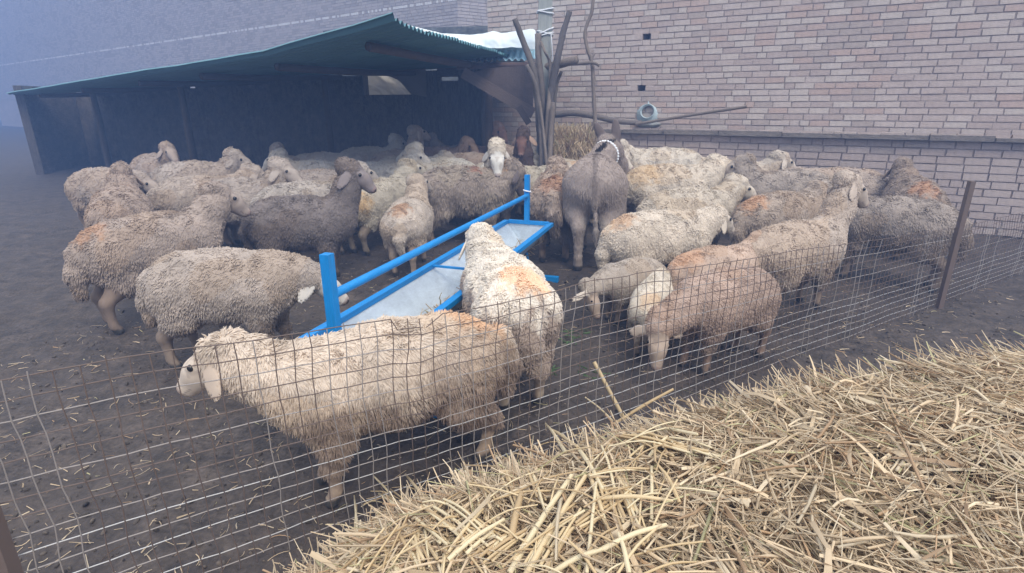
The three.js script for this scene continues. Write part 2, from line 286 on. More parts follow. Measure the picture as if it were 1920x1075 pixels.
// ---------------------------------------------------------------- post with its bundle of sticks
const bark = [[.14, .12, .105], [.19, .16, .14], [.12, .105, .10], [.25, .205, .17]].map(c => mat(c, .9, { map: texGrain, bumpMap: texBump, bumpScale: .008 }));
{
  const D = 7.75, g = thing('concrete_post', 'square concrete post with white cord, inside the bundle of sticks', 'post');
  const b = onD(1021, 100, D); const pg = new THREE.BoxGeometry(.17, 3.4, .17, 2, 16, 2), pp = pg.attributes.position; for (let i = 0; i < pp.count; i++) { pp.setX(i, pp.getX(i) + .006 * ns(pp.getX(i) * 9, pp.getY(i) * 3, 1)); }
  pg.translate(b.x, 1.65, -D); pg.computeVertexNormals(); mesh('post_body', pg, mat([.36, .38, .36], .9, { map: texGrain, bumpMap: texBump, bumpScale: .006 }), g);
  const cordM = mat([.72, .75, .78], .8);
  for (const [py, tilt] of [[20, .02], [25, -.02], [60, .05], [63, -.03], [66, .03]]) { const y = onD(1021, py, D).y, r = .098, pts = []; for (let i = 0; i <= 16; i++) { const a = i / 16 * Math.PI * 2, c = Math.max(Math.abs(Math.cos(a)), Math.abs(Math.sin(a))); pts.push(new THREE.Vector3(b.x + r * Math.cos(a) / c, y + tilt * Math.cos(a), -D + r * Math.sin(a) / c)); } mesh('cord', limb(pts, [.009, .009], 5, 2), cordM, g); }
  mesh('cord', limb([onD(1033, 62, D - .14), onD(1035, 85, D - .15), onD(1036, 105, D - .14), onD(1034, 122, D - .14)], [.008, .006], 5, 4), cordM, g);
  const S = [
    [[[965, 35], [982, 80], [1000, 130], [1008, 190], [1016, 300], [1018, 345]], [.034, .04, .045, .05, .05], 7.5, 0, 'dark thick stick leaning left at the top, in the bundle'],
    [[[1068, 22], [1056, 62], [1046, 108], [1034, 170], [1026, 250], [1022, 345]], [.034, .04, .05, .05, .045], 7.48, 2, 'dark thick stick leaning right at the top, in the bundle'],
    [[[1009, 64], [1010, 110], [1016, 170], [1022, 250], [1026, 345]], [.04, .045, .05, .05], 7.58, 1, 'straight upright stick against the concrete post'],
    [[[1014, 78], [1022, 98], [1031, 116], [1033, 150], [1027, 220], [1020, 345]], [.014, .02, .03, .035, .035], 7.5, 3, 'pale thin crooked stick in front of the post'],
    [[[987, 122], [999, 145], [1009, 185], [1015, 260], [1014, 345]], [.022, .03, .036, .036], 7.42, 1, 'short grey stick bending left, low in the bundle'],
    [[[1053, 134], [1045, 155], [1040, 192], [1034, 260], [1030, 345]], [.02, .024, .028, .03], 7.55, 0, 'short brown twig leaning right, low in the bundle'],
    [[[1037, 192], [1033, 250], [1029, 345]], [.028, .034, .036], 7.36, 3, 'pale split stake at the right foot of the bundle'],
    [[[1012, 190], [1018, 240], [1024, 300], [1026, 345]], [.018, .02, .02], 7.34, 3, 'thin pale stick crossing the foot of the bundle'],
    [[[1038, 120], [1034, 165], [1022, 230], [1008, 345]], [.03, .036, .04, .04], 7.62, 2, 'dark stick crossing behind the bundle'],
  ];
  S.forEach(([pl, rad, d, m, label], i) => { const pts = pl.map(([x, y], k) => { const q = onD(x, y, d + .04 * Math.sin(k * 2 + i)); return q; }); const last = pts[pts.length - 1]; pts.push(new THREE.Vector3(last.x + .02 * Math.sin(i), -.06, last.z)); one('stick', limb(pts, rad, 8, 5, .25, i * 3), bark[m], label, 'stick', 'sticks tied around the concrete post'); });
  one('log_beam', limb([onD(990, 128, 7.9), onD(1045, 121, 7.6), onD(1081, 112, 7.4)], [.05, .055, .05], 9, 5, .15, 4), bark[3], 'short thick log sticking out to the right of the post', 'log');
  one('stick', limb([onD(1030, 126, 7.85), onD(1075, 120, 8), onD(1112, 118, 8.12), onD(1124, 123, 8.12)], [.02, .022, .018], 7, 5, .2, 8), bark[1], 'thin horizontal stick reaching from the post to the hanging branch', 'stick');
  one('branch', mergeGeometries([limb([onD(1113, -30, 8.2), onD(1110, 20, 8.2), onD(1097, 60, 8.22), onD(1101, 90, 8.2), onD(1110, 118, 8.2), onD(1113, 170, 8.2), onD(1116, 228, 8.2), onD(1121, 262, 8.15), onD(1126, 320, 8.1).setY(-.03)], [.022, .024, .026, .028, .03, .032], 8, 6, .25, 5), limb([onD(1116, 226, 8.2), onD(1108, 250, 8.22), onD(1106, 300, 8.25).setY(-.03)], [.028, .024, .026], 7, 5, .2, 6), limb([onD(1109, 114, 8.2), onD(1113, 104, 8.2), onD(1116, 100, 8.2)], [.02, .014, .01], 6, 3)]), bark[3], 'long thin bent branch standing upright before the brick wall', 'branch');
  one('pole', limb([onD(1036, 215, 9.05), onD(1075, 212, 8.95), onD(1110, 217, 8.85), onD(1160, 228, 8.6), onD(1203, 231, 8.45)], [.05, .05, .045, .04, .035], 8, 5, .15, 2), bark[1], 'long bowed pole lying along the foot of the brick wall', 'pole');
  one('pole', limb([onD(1192, 233, 8.4), onD(1228, 227, 8.25), onD(1275, 219, 8.05), onD(1400, 200, 7.5)], [.022, .022, .02], 7, 5, .15, 3), bark[3], 'thin pale pole leaning beside the jug on the ledge', 'pole');
}
{ // jug lying on the ledge, mouth towards the yard
  const g = thing('metal_jug', 'pale grey metal jug lying on the wall ledge, mouth to the yard', 'jug');
  const pr = [[0, -.17], [.10, -.165], [.17, -.12], [.195, -.02], [.175, .07], [.12, .12], [.095, .135], [.098, .165], [.108, .178]], inn = [[.10, .176], [.088, .15], [.086, .13], [.13, .06], [.14, -.02], [.12, -.12], [0, -.145]];
  const lg = new THREE.LatheGeometry([...pr, ...inn].map(a => new THREE.Vector2(...a)), 28);
  const j = mesh('jug_body', lg, mat([.42, .52, .54], .45, { metalness: .1 }), g); g.position.copy(onD(1217, 214, 8.85)); g.rotation.set(Math.PI / 2 - .25, 0, .18, 'YXZ'); g.rotation.y = -.22;
  mesh('jug_handle', limb([new THREE.Vector3(0, .12, -.10), new THREE.Vector3(0, .11, -.17), new THREE.Vector3(0, .02, -.2), new THREE.Vector3(0, -.04, -.155)], [.011, .011], 6, 5), j.material, g);
  const st = thing('ledge_stone', 'flat grey stone under the jug on the ledge', 'stone'); const sg = new THREE.IcosahedronGeometry(.16, 2), sp = sg.attributes.position; for (let i = 0; i < sp.count; i++) { const k = 1 + .25 * ns(sp.getX(i) * 9, sp.getY(i) * 9, sp.getZ(i) * 9); sp.setXYZ(i, sp.getX(i) * k * 1.3, sp.getY(i) * k * .3, sp.getZ(i) * k); } sg.computeVertexNormals();
  const q = onD(1218, 233, 8.78); sg.translate(q.x, q.y, q.z); mesh('stone', sg, mat([.30, .31, .30], .9, { map: texGrain }), st);
}
// ---------------------------------------------------------------- straw stalk pieces
function stalkGeo(bend, flat, seg = 5, taper = .75) { // 1 long along y, radius 1 at the base
  const ring = flat ? [[-1.7, -.12], [1.7, -.18], [1.6, .16], [-1.6, .1]] : Array.from({ length: seg }, (_, i) => [Math.cos(i / seg * 6.2832), Math.sin(i / seg * 6.2832)]);
  const n = 4, pos = [], idx = [], k = ring.length;
  for (let i = 0; i <= n; i++) { const t = i / n, s = 1 - (1 - taper) * t; for (const [x, z] of ring) pos.push(x * s, t, z * s + bend * (t * t - t) * 4); }
  for (let i = 0; i < n; i++) for (let j = 0; j < k; j++) { const a = i * k + j, b = i * k + (j + 1) % k; idx.push(a, a + k, b, b, a + k, b + k); }
  for (let j = 1; j < k - 1; j++) { idx.push(0, j, j + 1); const o = n * k; idx.push(o, o + j + 1, o + j); }
  const g = new THREE.BufferGeometry(); g.setAttribute('position', new THREE.Float32BufferAttribute(pos, 3)); g.setIndex(idx); g.computeVertexNormals(); return g;
}
const strawGeos = [stalkGeo(0, false), stalkGeo(3, false), stalkGeo(6, false), stalkGeo(2, true, 5, .4), stalkGeo(7, true, 5, .3)];
const strawMat = mat([1, 1, 1], .62);
const strawCol = (r) => { const k = r(), v = .62 + r() * .55; return k < .6 ? lin(.54 * v, .415 * v, .265 * v) : k < .82 ? lin(.62 * v, .51 * v, .35 * v) : k < .96 ? lin(.38 * v, .25 * v, .14 * v) : lin(.44 * v, .40 * v, .21 * v); };
function stalkMatrix(p, dir, len, rad, r) { const m = orient(dir, new THREE.Vector3(r() - .5, r() - .5, r() - .5)); m.scale(new THREE.Vector3(rad, len, rad)); m.setPosition(p); return m; }
function strawStuff(parent, items, r, name = 'loose_straw') { // items: matrices
  const per = strawGeos.map(() => []); items.forEach(m => per[Math.floor(r() * strawGeos.length)].push(m));
  per.forEach((a, i) => { if (!a.length) return; const im = new THREE.InstancedMesh(strawGeos[i], strawMat, a.length); im.name = name; im.castShadow = im.receiveShadow = true; im.userData.kind = 'stuff'; a.forEach((m, k) => { im.setMatrixAt(k, m); im.setColorAt(k, strawCol(r)); }); parent.add(im); });
}
{ // straw bale behind the donkey
  const g = thing('straw_bale', 'loose straw bale standing by the wall behind the donkey', 'straw bale'), r = RNG(90), c = onD(1071, 262, 8.3), cx = c.x, D = 8.3;
  const bg = new THREE.BoxGeometry(.54, 1.02, .42, 8, 10, 6), bp = bg.attributes.position; for (let i = 0; i < bp.count; i++) { const k = 1 + .12 * fbm(bp.getX(i) * 5, bp.getY(i) * 5, bp.getZ(i) * 5); bp.setXYZ(i, bp.getX(i) * k, bp.getY(i), bp.getZ(i) * k); } bg.computeVertexNormals(); bg.translate(cx, .5, -D);
  mesh('bale_core', bg, mat([.42, .32, .19], .95), g);
  const it = []; for (let i = 0; i < 3200; i++) { const f = r(); let p, n; if (f < .5) { p = W(cx + (r() - .5) * .56, r() * 1.03, D - .2); n = new THREE.Vector3(0, 0, 1); } else if (f < .75) { p = W(cx + (r() - .5) * .56, 1.0, D + (r() - .5) * .42); n = new THREE.Vector3(0, 1, 0); } else { const s = r() < .5 ? -1 : 1; p = W(cx + s * .26, r() * 1.02, D + (r() - .5) * .42); n = new THREE.Vector3(s, 0, 0); } const d = new THREE.Vector3((r() - .5) * 1.2, r() < .6 ? -.8 : .7, (r() - .5) * .6).addScaledVector(n, .2 + r() * .25); it.push(stalkMatrix(p.addScaledVector(n, -.02), d, .1 + r() * .16, .004 + r() * .003, r)); }
  strawStuff(g, it, r);
}

// ---------------------------------------------------------------- feeding trough
const texScuff = grainTexture(256, 41, .78, 1.06, [[5, 1], [23, .7], [70, .6]], true);
const blue = mat([.0, .27, .70], .45, { map: texScuff, bumpMap: texBump, bumpScale: .0006 }), blueDark = blue;
{
  const R = .45, bf = W(-.05, R, 4.94), t = W(-.77, 0, -2.33).normalize(), w = W(.39, 0, -.13).normalize(), Wd = .42, L = 2.84;
  const g = thing('feeding_trough', 'long blue framed feeding trough with pale sheet sides and top rail', 'trough');
  const P = (l, a, y) => bf.clone().addScaledVector(t, l).addScaledVector(w, a).setY(y);
  mesh('rim_bar', bar(P(0, 0, R), P(L, 0, R), .042, .03), blue, g); mesh('rim_bar', bar(P(0, Wd, R), P(L, Wd, R), .042, .03), blue, g);
  mesh('rim_bar', bar(P(-.003, .022, R + .003), P(-.003, Wd - .022, R + .003), .04, .03), blue, g); mesh('rim_bar', bar(P(L + .003, .022, R + .003), P(L + .003, Wd - .022, R + .003), .04, .03), blue, g);
  mesh('cross_bar', bar(P(L * .545, .022, R + .004), P(L * .545, Wd - .022, R + .004), .02, .012), blue, g);
  const sheet = mat([.62, .70, .76], .45, { map: texScuff, bumpMap: texBump, bumpScale: .001 }), V = .27, bm = Wd * .5;
  mesh('back_panel', quadPrism([P(0, .012, R - .012), P(L, .012, R - .012), P(L, bm, R - V), P(0, bm, R - V)], .003), sheet, g);
  mesh('front_panel', quadPrism([P(0, Wd - .012, R - .012), P(0, bm + .004, R - V - .001), P(L, bm + .004, R - V - .001), P(L, Wd - .012, R - .012)], -.003), sheet, g);
  for (const l of [.004, L - .004]) mesh('end_panel', quadPrism([P(l, .016, R - .016), P(l, bm, R - V + .003), P(l, Wd - .016, R - .016)], .003), sheet, g);
  for (const l of [.26, L - .3]) {
    mesh('leg', bar(P(l, bm - .05, R - V + .06), P(l, bm - .09, .02), .035, .035, t), blue, g); mesh('leg', bar(P(l, bm + .05, R - V + .06), P(l, bm + .09, .02), .035, .035, t), blue, g);
    mesh('foot_bar', bar(P(l + .003, -.14, .03), P(l + .003, Wd + .14, .03), .05, .045), blue, g);
  }
  const pt = P(-.003, Wd * .46, 0), topY = onD(988, 328, -pt.z).y, railY = onD(988, 367, -pt.z).y;
  const pn = P(L + .003, Wd * .46, 0);
  mesh('post', bar(pt.clone().setY(R + .019), pt.clone().setY(topY), .042, .042, t), blue, g); mesh('post', bar(pn.clone().setY(R + .019), pn.clone().setY(topY), .042, .042, t), blue, g);
  mesh('rail', limb([pt.clone().setY(railY).addScaledVector(t, .022), pn.clone().setY(railY).addScaledVector(t, -.022)], [.02, .02], 14, 2), blue, g);
  mesh('wire_tie', limb([0, 1, 2, 3, 4, 5, 6, 7, 8].map(i => { const a = i / 8 * 6.2832; return pt.clone().setY(railY + .03).add(new THREE.Vector3(.034 * Math.cos(a), .02 * Math.sin(a * .5), .034 * Math.sin(a))); }), [.006, .006], 5, 2), mat([.75, .75, .75], .6), g);
  // feed left in the trough
  const fd = thing('feed', 'brown chopped fodder left in the bottom of the trough', 'fodder'), r = RNG(15), it = [];
  const fg = grid(40, 8, (u, v) => { const q = P(.1 + u * (L - .2), bm + (v - .5) * .13, R - V + .05 + .02 * ns(u * 20, v * 3, 1) + .03 * Math.max(0, ns(u * 7, 0, 2))); return q; }); mesh('fodder_bed', fg, mat([.22, .165, .10], .95, { map: texGrain }), fd);
  for (let i = 0; i < 380; i++) it.push(stalkMatrix(P(.06 + r() * (L - .12), bm + (r() - .5) * .17, R - V + .05 + r() * .05), new THREE.Vector3(r() - .5, (r() - .35) * .5, r() - .5), .05 + r() * .09, .002 + r() * .002, r)); strawStuff(fd, it, r);
}

// ---------------------------------------------------------------- animals: smooth-joined bones meshed with surface nets
function netMesh(field, lo, hi, cell) {
  const n = [0, 1, 2].map(i => Math.ceil((hi[i] - lo[i]) / cell) + 1), [nx, ny, nz] = n, f = new Float32Array(nx * ny * nz);
  for (let k = 0, q = 0; k < nz; k++) for (let j = 0; j < ny; j++) for (let i = 0; i < nx; i++, q++) f[q] = field(lo[0] + i * cell, lo[1] + j * cell, lo[2] + k * cell);
  const id = new Int32Array(nx * ny * nz).fill(-1), pos = [], idx = [], off = [0, 1, nx, nx + 1, nx * ny, nx * ny + 1, nx * ny + nx, nx * ny + nx + 1];
  const E = [[0, 1], [2, 3], [4, 5], [6, 7], [0, 2], [1, 3], [4, 6], [5, 7], [0, 4], [1, 5], [2, 6], [3, 7]], C = off.map((_, i) => [i & 1, (i >> 1) & 1, i >> 2]);
  for (let k = 0; k < nz - 1; k++) for (let j = 0; j < ny - 1; j++) for (let i = 0; i < nx - 1; i++) {
    const q = i + nx * (j + ny * k); let m = 0; for (let c = 0; c < 8; c++) if (f[q + off[c]] < 0) m |= 1 << c; if (m === 0 || m === 255) continue;
    let x = 0, y = 0, z = 0, s = 0; for (const [a, b] of E) { if (((m >> a) & 1) === ((m >> b) & 1)) continue; const fa = f[q + off[a]], fb = f[q + off[b]], t = fa / (fa - fb); x += C[a][0] + t * (C[b][0] - C[a][0]); y += C[a][1] + t * (C[b][1] - C[a][1]); z += C[a][2] + t * (C[b][2] - C[a][2]); s++; }
    id[q] = pos.length / 3; pos.push(lo[0] + (i + x / s) * cell, lo[1] + (j + y / s) * cell, lo[2] + (k + z / s) * cell);
  }
  for (let k = 1; k < nz - 1; k++) for (let j = 1; j < ny - 1; j++) for (let i = 1; i < nx - 1; i++) {
    const q = i + nx * (j + ny * k), s0 = f[q] < 0;
    const face = (du, dv, d) => { if (s0 === (f[q + d] < 0)) return; const a = id[q - du - dv], b = id[q - dv], c = id[q], e = id[q - du]; if (a < 0 || b < 0 || c < 0 || e < 0) return; s0 ? idx.push(a, b, c, a, c, e) : idx.push(a, c, b, a, e, c); };
    face(nx, nx * ny, 1); face(nx * ny, 1, nx); face(1, nx, nx * ny);
  }
  const g = new THREE.BufferGeometry(); g.setAttribute('position', new THREE.Float32BufferAttribute(pos, 3)); g.setIndex(idx); g.computeVertexNormals(); return g;
}
const cap = (a, b, ra, rb, wool = 0, k = .03) => ({ a, d: [b[0] - a[0], b[1] - a[1], b[2] - a[2]], ra, rb, wool, k, L: (b[0] - a[0]) ** 2 + (b[1] - a[1]) ** 2 + (b[2] - a[2]) ** 2 });
function evalBones(B, x, y, z, out) {
  let d = 9, best = 9, bi = 0;
  for (let i = 0; i < B.length; i++) {
    const b = B[i]; let q;
    if (b.ell) { const X = x - b.c[0], Y = y - b.c[1], Z = z - b.c[2], e = b.ax; const u = (X * e[0].x + Y * e[0].y + Z * e[0].z) / b.r[0], v = (X * e[1].x + Y * e[1].y + Z * e[1].z) / b.r[1], w = (X * e[2].x + Y * e[2].y + Z * e[2].z) / b.r[2]; const l = Math.sqrt(u * u + v * v + w * w); const gl = Math.sqrt((u / b.r[0]) ** 2 + (v / b.r[1]) ** 2 + (w / b.r[2]) ** 2) || 1; q = l * (l - 1) / gl; if (l < 1e-4) q = -b.r[2]; }
    else { const X = x - b.a[0], Y = y - b.a[1], Z = z - b.a[2]; const t = b.L > 1e-9 ? clamp((X * b.d[0] + Y * b.d[1] + Z * b.d[2]) / b.L) : 0; const X2 = X - t * b.d[0], Y2 = Y - t * b.d[1], Z2 = Z - t * b.d[2]; q = Math.sqrt(X2 * X2 + Y2 * Y2 + Z2 * Z2) - (b.ra + t * (b.rb - b.ra)); }
    if (q < best) { best = q; bi = i; }
    const k = b.k, h = Math.max(k - Math.abs(d - q), 0) / k; d = Math.min(d, q) - h * h * k * .25;
  }
  if (out) out.i = bi; return d;
}
function bounds(B, pad) { const lo = [9, 9, 9], hi = [-9, -9, -9]; for (const b of B) { const pts = b.ell ? [[b.c, Math.max(...b.r)]] : [[b.a, b.ra], [[b.a[0] + b.d[0], b.a[1] + b.d[1], b.a[2] + b.d[2]], b.rb]]; for (const [p, r] of pts) for (let i = 0; i < 3; i++) { lo[i] = Math.min(lo[i], p[i] - r - pad); hi[i] = Math.max(hi[i], p[i] + r + pad); } } return [lo, hi]; }
// lock of wool: a soft curved tuft
function tuftGeo(curl, n = 3, seg = 4) {
  const pos = [], idx = []; for (let i = 0; i <= n; i++) { const t = i / n, r = (1 - t * t * .9) * (.75 + .5 * Math.sin(t * 3.1)) * .5; for (let j = 0; j < seg; j++) { const a = j / seg * 6.2832; pos.push(Math.cos(a) * r + curl * t * t * 1.2, t - curl * .3 * t * t, Math.sin(a) * r); } }
  for (let i = 0; i < n; i++) for (let j = 0; j < seg; j++) { const a = i * seg + j, b = i * seg + (j + 1) % seg; idx.push(a, a + seg, b, b, a + seg, b + seg); } const o = n * seg; for (let j = 1; j < seg - 1; j++) idx.push(o, o + j + 1, o + j);
  const g = new THREE.BufferGeometry(); g.setAttribute('position', new THREE.Float32BufferAttribute(pos, 3)); g.setIndex(idx); g.computeVertexNormals(); return g;
}
function lockGeo(curl) { // x/z width in metres scaled by instance; y along
  const g = tuftGeo(0), p = g.attributes.position; for (let i = 0; i < p.count; i++) { const y = p.getY(i); p.setX(i, p.getX(i) * .3 + curl * y * y); p.setZ(i, p.getZ(i) * .3); } g.computeVertexNormals(); return g;
}
const lockG = [lockGeo(.15), lockGeo(.4)];
const woolMat = mat([1, 1, 1], .95), skinMat = mat([1, 1, 1], .85, { vertexColors: true }), eyeMat = mat([.012, .01, .008], .15), hoofMat = mat([.05, .045, .04], .6);
function scatterLocks(parent, geo, woolAttr, count, seed, colf, o) {
  const p = geo.attributes.position, nm = geo.attributes.normal, ix = geo.index.array, r = RNG(seed), cum = []; let tot = 0; const A = new THREE.Vector3(), B = new THREE.Vector3(), C = new THREE.Vector3();
  for (let i = 0; i < ix.length; i += 3) { A.fromBufferAttribute(p, ix[i]); B.fromBufferAttribute(p, ix[i + 1]); C.fromBufferAttribute(p, ix[i + 2]); const w = (woolAttr[ix[i]] + woolAttr[ix[i + 1]] + woolAttr[ix[i + 2]]) / 3; if (w > .3) tot += B.clone().sub(A).cross(C.clone().sub(A)).length(); cum.push(tot); }
  const per = [[], []];
  for (let c = 0; c < count; c++) {
    const v = r() * tot; let lo = 0, hi = cum.length - 1; while (lo < hi) { const m = (lo + hi) >> 1; cum[m] < v ? lo = m + 1 : hi = m; }
    let a = r(), b = r(); if (a + b > 1) { a = 1 - a; b = 1 - b; } const i = lo * 3, q = new THREE.Vector3(), n = new THREE.Vector3();
    for (const [k, w] of [[0, 1 - a - b], [1, a], [2, b]]) { A.fromBufferAttribute(p, ix[i + k]); q.addScaledVector(A, w); A.fromBufferAttribute(nm, ix[i + k]); n.addScaledVector(A, w); } n.normalize();
    // clumped lie of the fleece: nearby locks lean the same way
    const s = o.clump, cl = new THREE.Vector3(ns(q.x * s, q.y * s, q.z * s + seed), ns(q.x * s + 7, q.y * s, q.z * s), ns(q.x * s, q.y * s + 9, q.z * s));
    const side = 1 - Math.abs(n.y), hang = o.hang * (.25 + side), dir = n.clone().multiplyScalar(o.stand).add(new THREE.Vector3(-o.sweep, -hang, 0)).addScaledVector(cl, o.mess).add(new THREE.Vector3(r() - .5, r() - .5, r() - .5).multiplyScalar(o.jit));
    dir.normalize(); if (dir.dot(n) < .32) dir.addScaledVector(n, .34 - dir.dot(n)).normalize();
    const len = o.len * (.6 + .8 * r()) * (1 + o.longSide * side * smooth(.62, .3, q.y / o.s)), wd = o.wid * (.7 + .6 * r());
    const m = orient(dir, new THREE.Vector3((r() - .5) * .6, -1, (r() - .5) * .6)); m.scale(new THREE.Vector3(wd, len, wd)); m.setPosition(q.addScaledVector(n, -.0015));
    per[r() < .5 ? 0 : 1].push([m, colf(q.x, q.y, q.z, n).multiplyScalar(.9 + .18 * r())]);
  }
  per.forEach((a, i) => { const im = new THREE.InstancedMesh(lockG[i], woolMat, a.length); im.name = o.name || 'wool'; im.userData.kind = 'stuff'; im.castShadow = im.receiveShadow = true; a.forEach(([m, c], k) => { im.setMatrixAt(k, m); im.setColorAt(k, c); }); parent.add(im); });
}
function paint(geo, f) { const p = geo.attributes.position, n = geo.attributes.normal, c = new Float32Array(p.count * 3); for (let i = 0; i < p.count; i++) { const k = f(p.getX(i), p.getY(i), p.getZ(i)); c[i * 3] = k.r; c[i * 3 + 1] = k.g; c[i * 3 + 2] = k.b; } geo.setAttribute('color', new THREE.BufferAttribute(c, 3)); }
const CREAM = [.60, .52, .42], WHITE = [.70, .65, .57], GREY = [.30, .265, .235], BROWN = [.27, .20, .15], TAN = [.42, .33, .25], DARK = [.10, .075, .06];
const ORANGE = [.72, .30, .11], DIRT = [.20, .15, .115];
function sheep(o) {
  const s = o.s, r = RNG(o.seed), g = thing('sheep', o.label, 'sheep', W(o.x, 0, o.D), 'sheep of the flock in the yard'), yaw = Math.atan2(o.h[1], o.h[0]); g.rotation.y = yaw;
  const toL = ([x, y, D]) => { const dx = x - o.x, dz = -(D - o.D), c = Math.cos(yaw), sn = Math.sin(yaw); return new THREE.Vector3(dx * c - dz * sn, y, dx * sn + dz * c); };
  const fat = o.fat || 1, lx = o.lx || 1, S = a => [a[0] * s * lx, a[1] * s, a[2] * s];
  const hb = toL(o.hb), mzT = toL(o.mz), hd = mzT.clone().sub(hb).normalize(), HL = .235 * s * (o.headK || 1), mz = hb.clone().addScaledVector(hd, HL);
  const B = [
    cap(S([-.29, .515, 0]), S([0, .51, 0]), .185 * s * fat, .205 * s * fat, 1, .08), cap(S([0, .51, 0]), S([.25, .52, 0]), .205 * s * fat, .175 * s * fat, 1, .08),
    cap(S([-.22, .60, 0]), S([.22, .59, 0]), .115 * s, .11 * s, 1, .08)];
  for (const z of [-1, 1]) {
    const j = () => (r() - .5) * .09, a = j(), b = j(), fz = .1 * z;
    B.push(cap(S([-.28, .50, .085 * z]), S([-.25 + a * .3, .35, .105 * z]), .135 * s * fat, .095 * s, 1, .06), cap(S([-.25 + a * .3, .35, .105 * z]), S([-.37 + a * .7, .225, fz]), .082 * s, .04 * s, o.bareLeg === 0 ? 1 : 0, .05), cap(S([-.37 + a * .7, .225, fz]), S([-.345 + a, .07, fz]), .036 * s, .027 * s, 0, .03), cap(S([-.345 + a, .07, fz]), S([-.32 + a, .022, fz]), .028 * s, .034 * s, 0, .02));
    B.push(cap(S([.24, .48, .08 * z]), S([.22 + b * .3, .33, .095 * z]), .12 * s, .07 * s, 1, .06), cap(S([.22 + b * .3, .33, .095 * z]), S([.24 + b * .8, .2, .09 * z]), .055 * s, .036 * s, .6, .04), cap(S([.24 + b * .8, .2, .09 * z]), S([.235 + b, .07, .09 * z]), .034 * s, .026 * s, 0, .03), cap(S([.235 + b, .07, .09 * z]), S([.255 + b, .022, .09 * z]), .027 * s, .033 * s, 0, .02));
  }
  const tl = o.tail ?? .27; B.push(cap(S([-.455, .56, 0]), S([-.50, .56 - tl * .5, .01]), .055 * s, .045 * s, 1, .05), cap(S([-.50, .56 - tl * .5, .01]), S([-.485, .56 - tl, .015]), .045 * s, .026 * s, 1, .03));
  const nb = S([.33, .575, 0]), n1 = [nb[0] * .45 + hb.x * .55, nb[1] * .45 + hb.y * .55 + .012, nb[2] * .45 + hb.z * .55];
  B.push(cap(nb, n1, .135 * s, .105 * s, 1, .08), cap(n1, [hb.x, hb.y, hb.z], .1 * s, .078 * s, .9, .05));
  const field = (x, y, z, out) => { const t = out || {}; let d = evalBones(B, x, y, z, t); const w = B[t.i].wool; if (w && d < .1) d -= w * s * (.007 * ns(x * 13, y * 13, z * 13 + o.seed) + .008 * ns(x * 31, y * 31, z * 31) + .006); return d; };
  const [lo, hi] = bounds(B, .05), cell = o.near === 2 ? .017 : o.near ? .021 : .026;
  let bg = netMesh(field, lo, hi, cell);
  // head
  const up = new THREE.Vector3(0, 1, 0).addScaledVector(hd, -hd.y); if (up.lengthSq() < .02) up.set(1, 0, 0); up.normalize(); const sd = new THREE.Vector3().crossVectors(hd, up).normalize();
  const H = (f, u, w) => { const v = hb.clone().addScaledVector(hd, f * HL).addScaledVector(up, u * s).addScaledVector(sd, w * s); return [v.x, v.y, v.z]; };
  const HB = [cap(H(-.3, -.01, 0), H(-.06, .006, 0), .08 * s, .076 * s, .9, .05), cap(H(-.02, .012, 0), H(.5, .0, 0), .066 * s, .054 * s, 0, .04), cap(H(.5, .004, 0), H(.93, -.018, 0), .05 * s, .036 * s, 0, .04), cap(H(.2, -.035, 0), H(.85, -.04, 0), .045 * s, .028 * s, 0, .03)];
  const droop = o.droop ?? 1;
  for (const z of [-1, 1]) {
    HB.push(cap(H(.3, .028, .046 * z), H(.36, .03, .05 * z), .022 * s, .02 * s, 0, .02));
    const ed = sd.clone().multiplyScalar(z * (1.15 - .5 * droop)).addScaledVector(up, -.85 * droop).addScaledVector(hd, -.1).add(new THREE.Vector3(0, -.35 * droop, 0)).normalize(), ew = hd.clone().addScaledVector(ed, -hd.dot(ed)).normalize(), et = new THREE.Vector3().crossVectors(ed, ew), el = (o.earL || .085) * s;
    const bs = H(-.02, .022, .062 * z), c = [bs[0] + ed.x * el, bs[1] + ed.y * el, bs[2] + ed.z * el];
    HB.push({ ell: 1, c, ax: [ed, ew, et], r: [el * 1.1, .043 * s, .0095 * s], wool: 0, k: .012, ear: 1 });
  }
  const [hlo, hhi] = bounds(HB, .015), hc = o.near === 2 ? .0075 : o.near ? .009 : .012;
  let hg = netMesh((x, y, z) => { const t = {}; let d = evalBones(HB, x, y, z, t); if (HB[t.i].wool && d < .05) d -= .006 * ns(x * 30, y * 30, z * 30); return d; }, hlo, hhi, hc);
  // colours
  const base = lin(...o.col), dirt = lin(...(o.dirtC || DIRT)), face = lin(...(o.face || o.col)), legC = lin(...(o.leg || [o.col[0] * .62, o.col[1] * .56, o.col[2] * .5]));
  const marks = o.marks || [], tmp = new THREE.Color();
  const woolCol = (x, y, z) => {
    const c = base.clone(), v = 1 + .22 * fbm(x * 6, y * 6, z * 6 + o.seed) ; c.multiplyScalar(v);
    if (ns(x * 3.2 + o.seed, y * 3.2, z * 3.2) > .12) c.lerp(lin(...(o.col2 || [o.col[0] * .9, o.col[1] * .82, o.col[2] * .72])), .55);
    for (const m of marks) { const d = Math.hypot(x / s / lx - m.p[0], y / s - m.p[1], z / s - m.p[2]) + .075 * fbm(x * 22, y * 22, z * 22) ; const k = smooth(m.r, m.r * .45, d); if (k > 0) c.lerp(tmp.setRGB(...m.c), k * .8 * (m.a ?? .85)); }
    const dl = (o.dirt ?? .34) + .13 * fbm(x * 7, y * 2.5, z * 7 + 3) + .05 * ns(x * 30, y * 9, z * 30); if (y / s < dl) c.lerp(dirt, .78 * clamp((dl - y / s) / .06)); else if (ns(x * 26, y * 20, z * 26 + 8) > .5) c.lerp(dirt, .22);
    return c;
  };
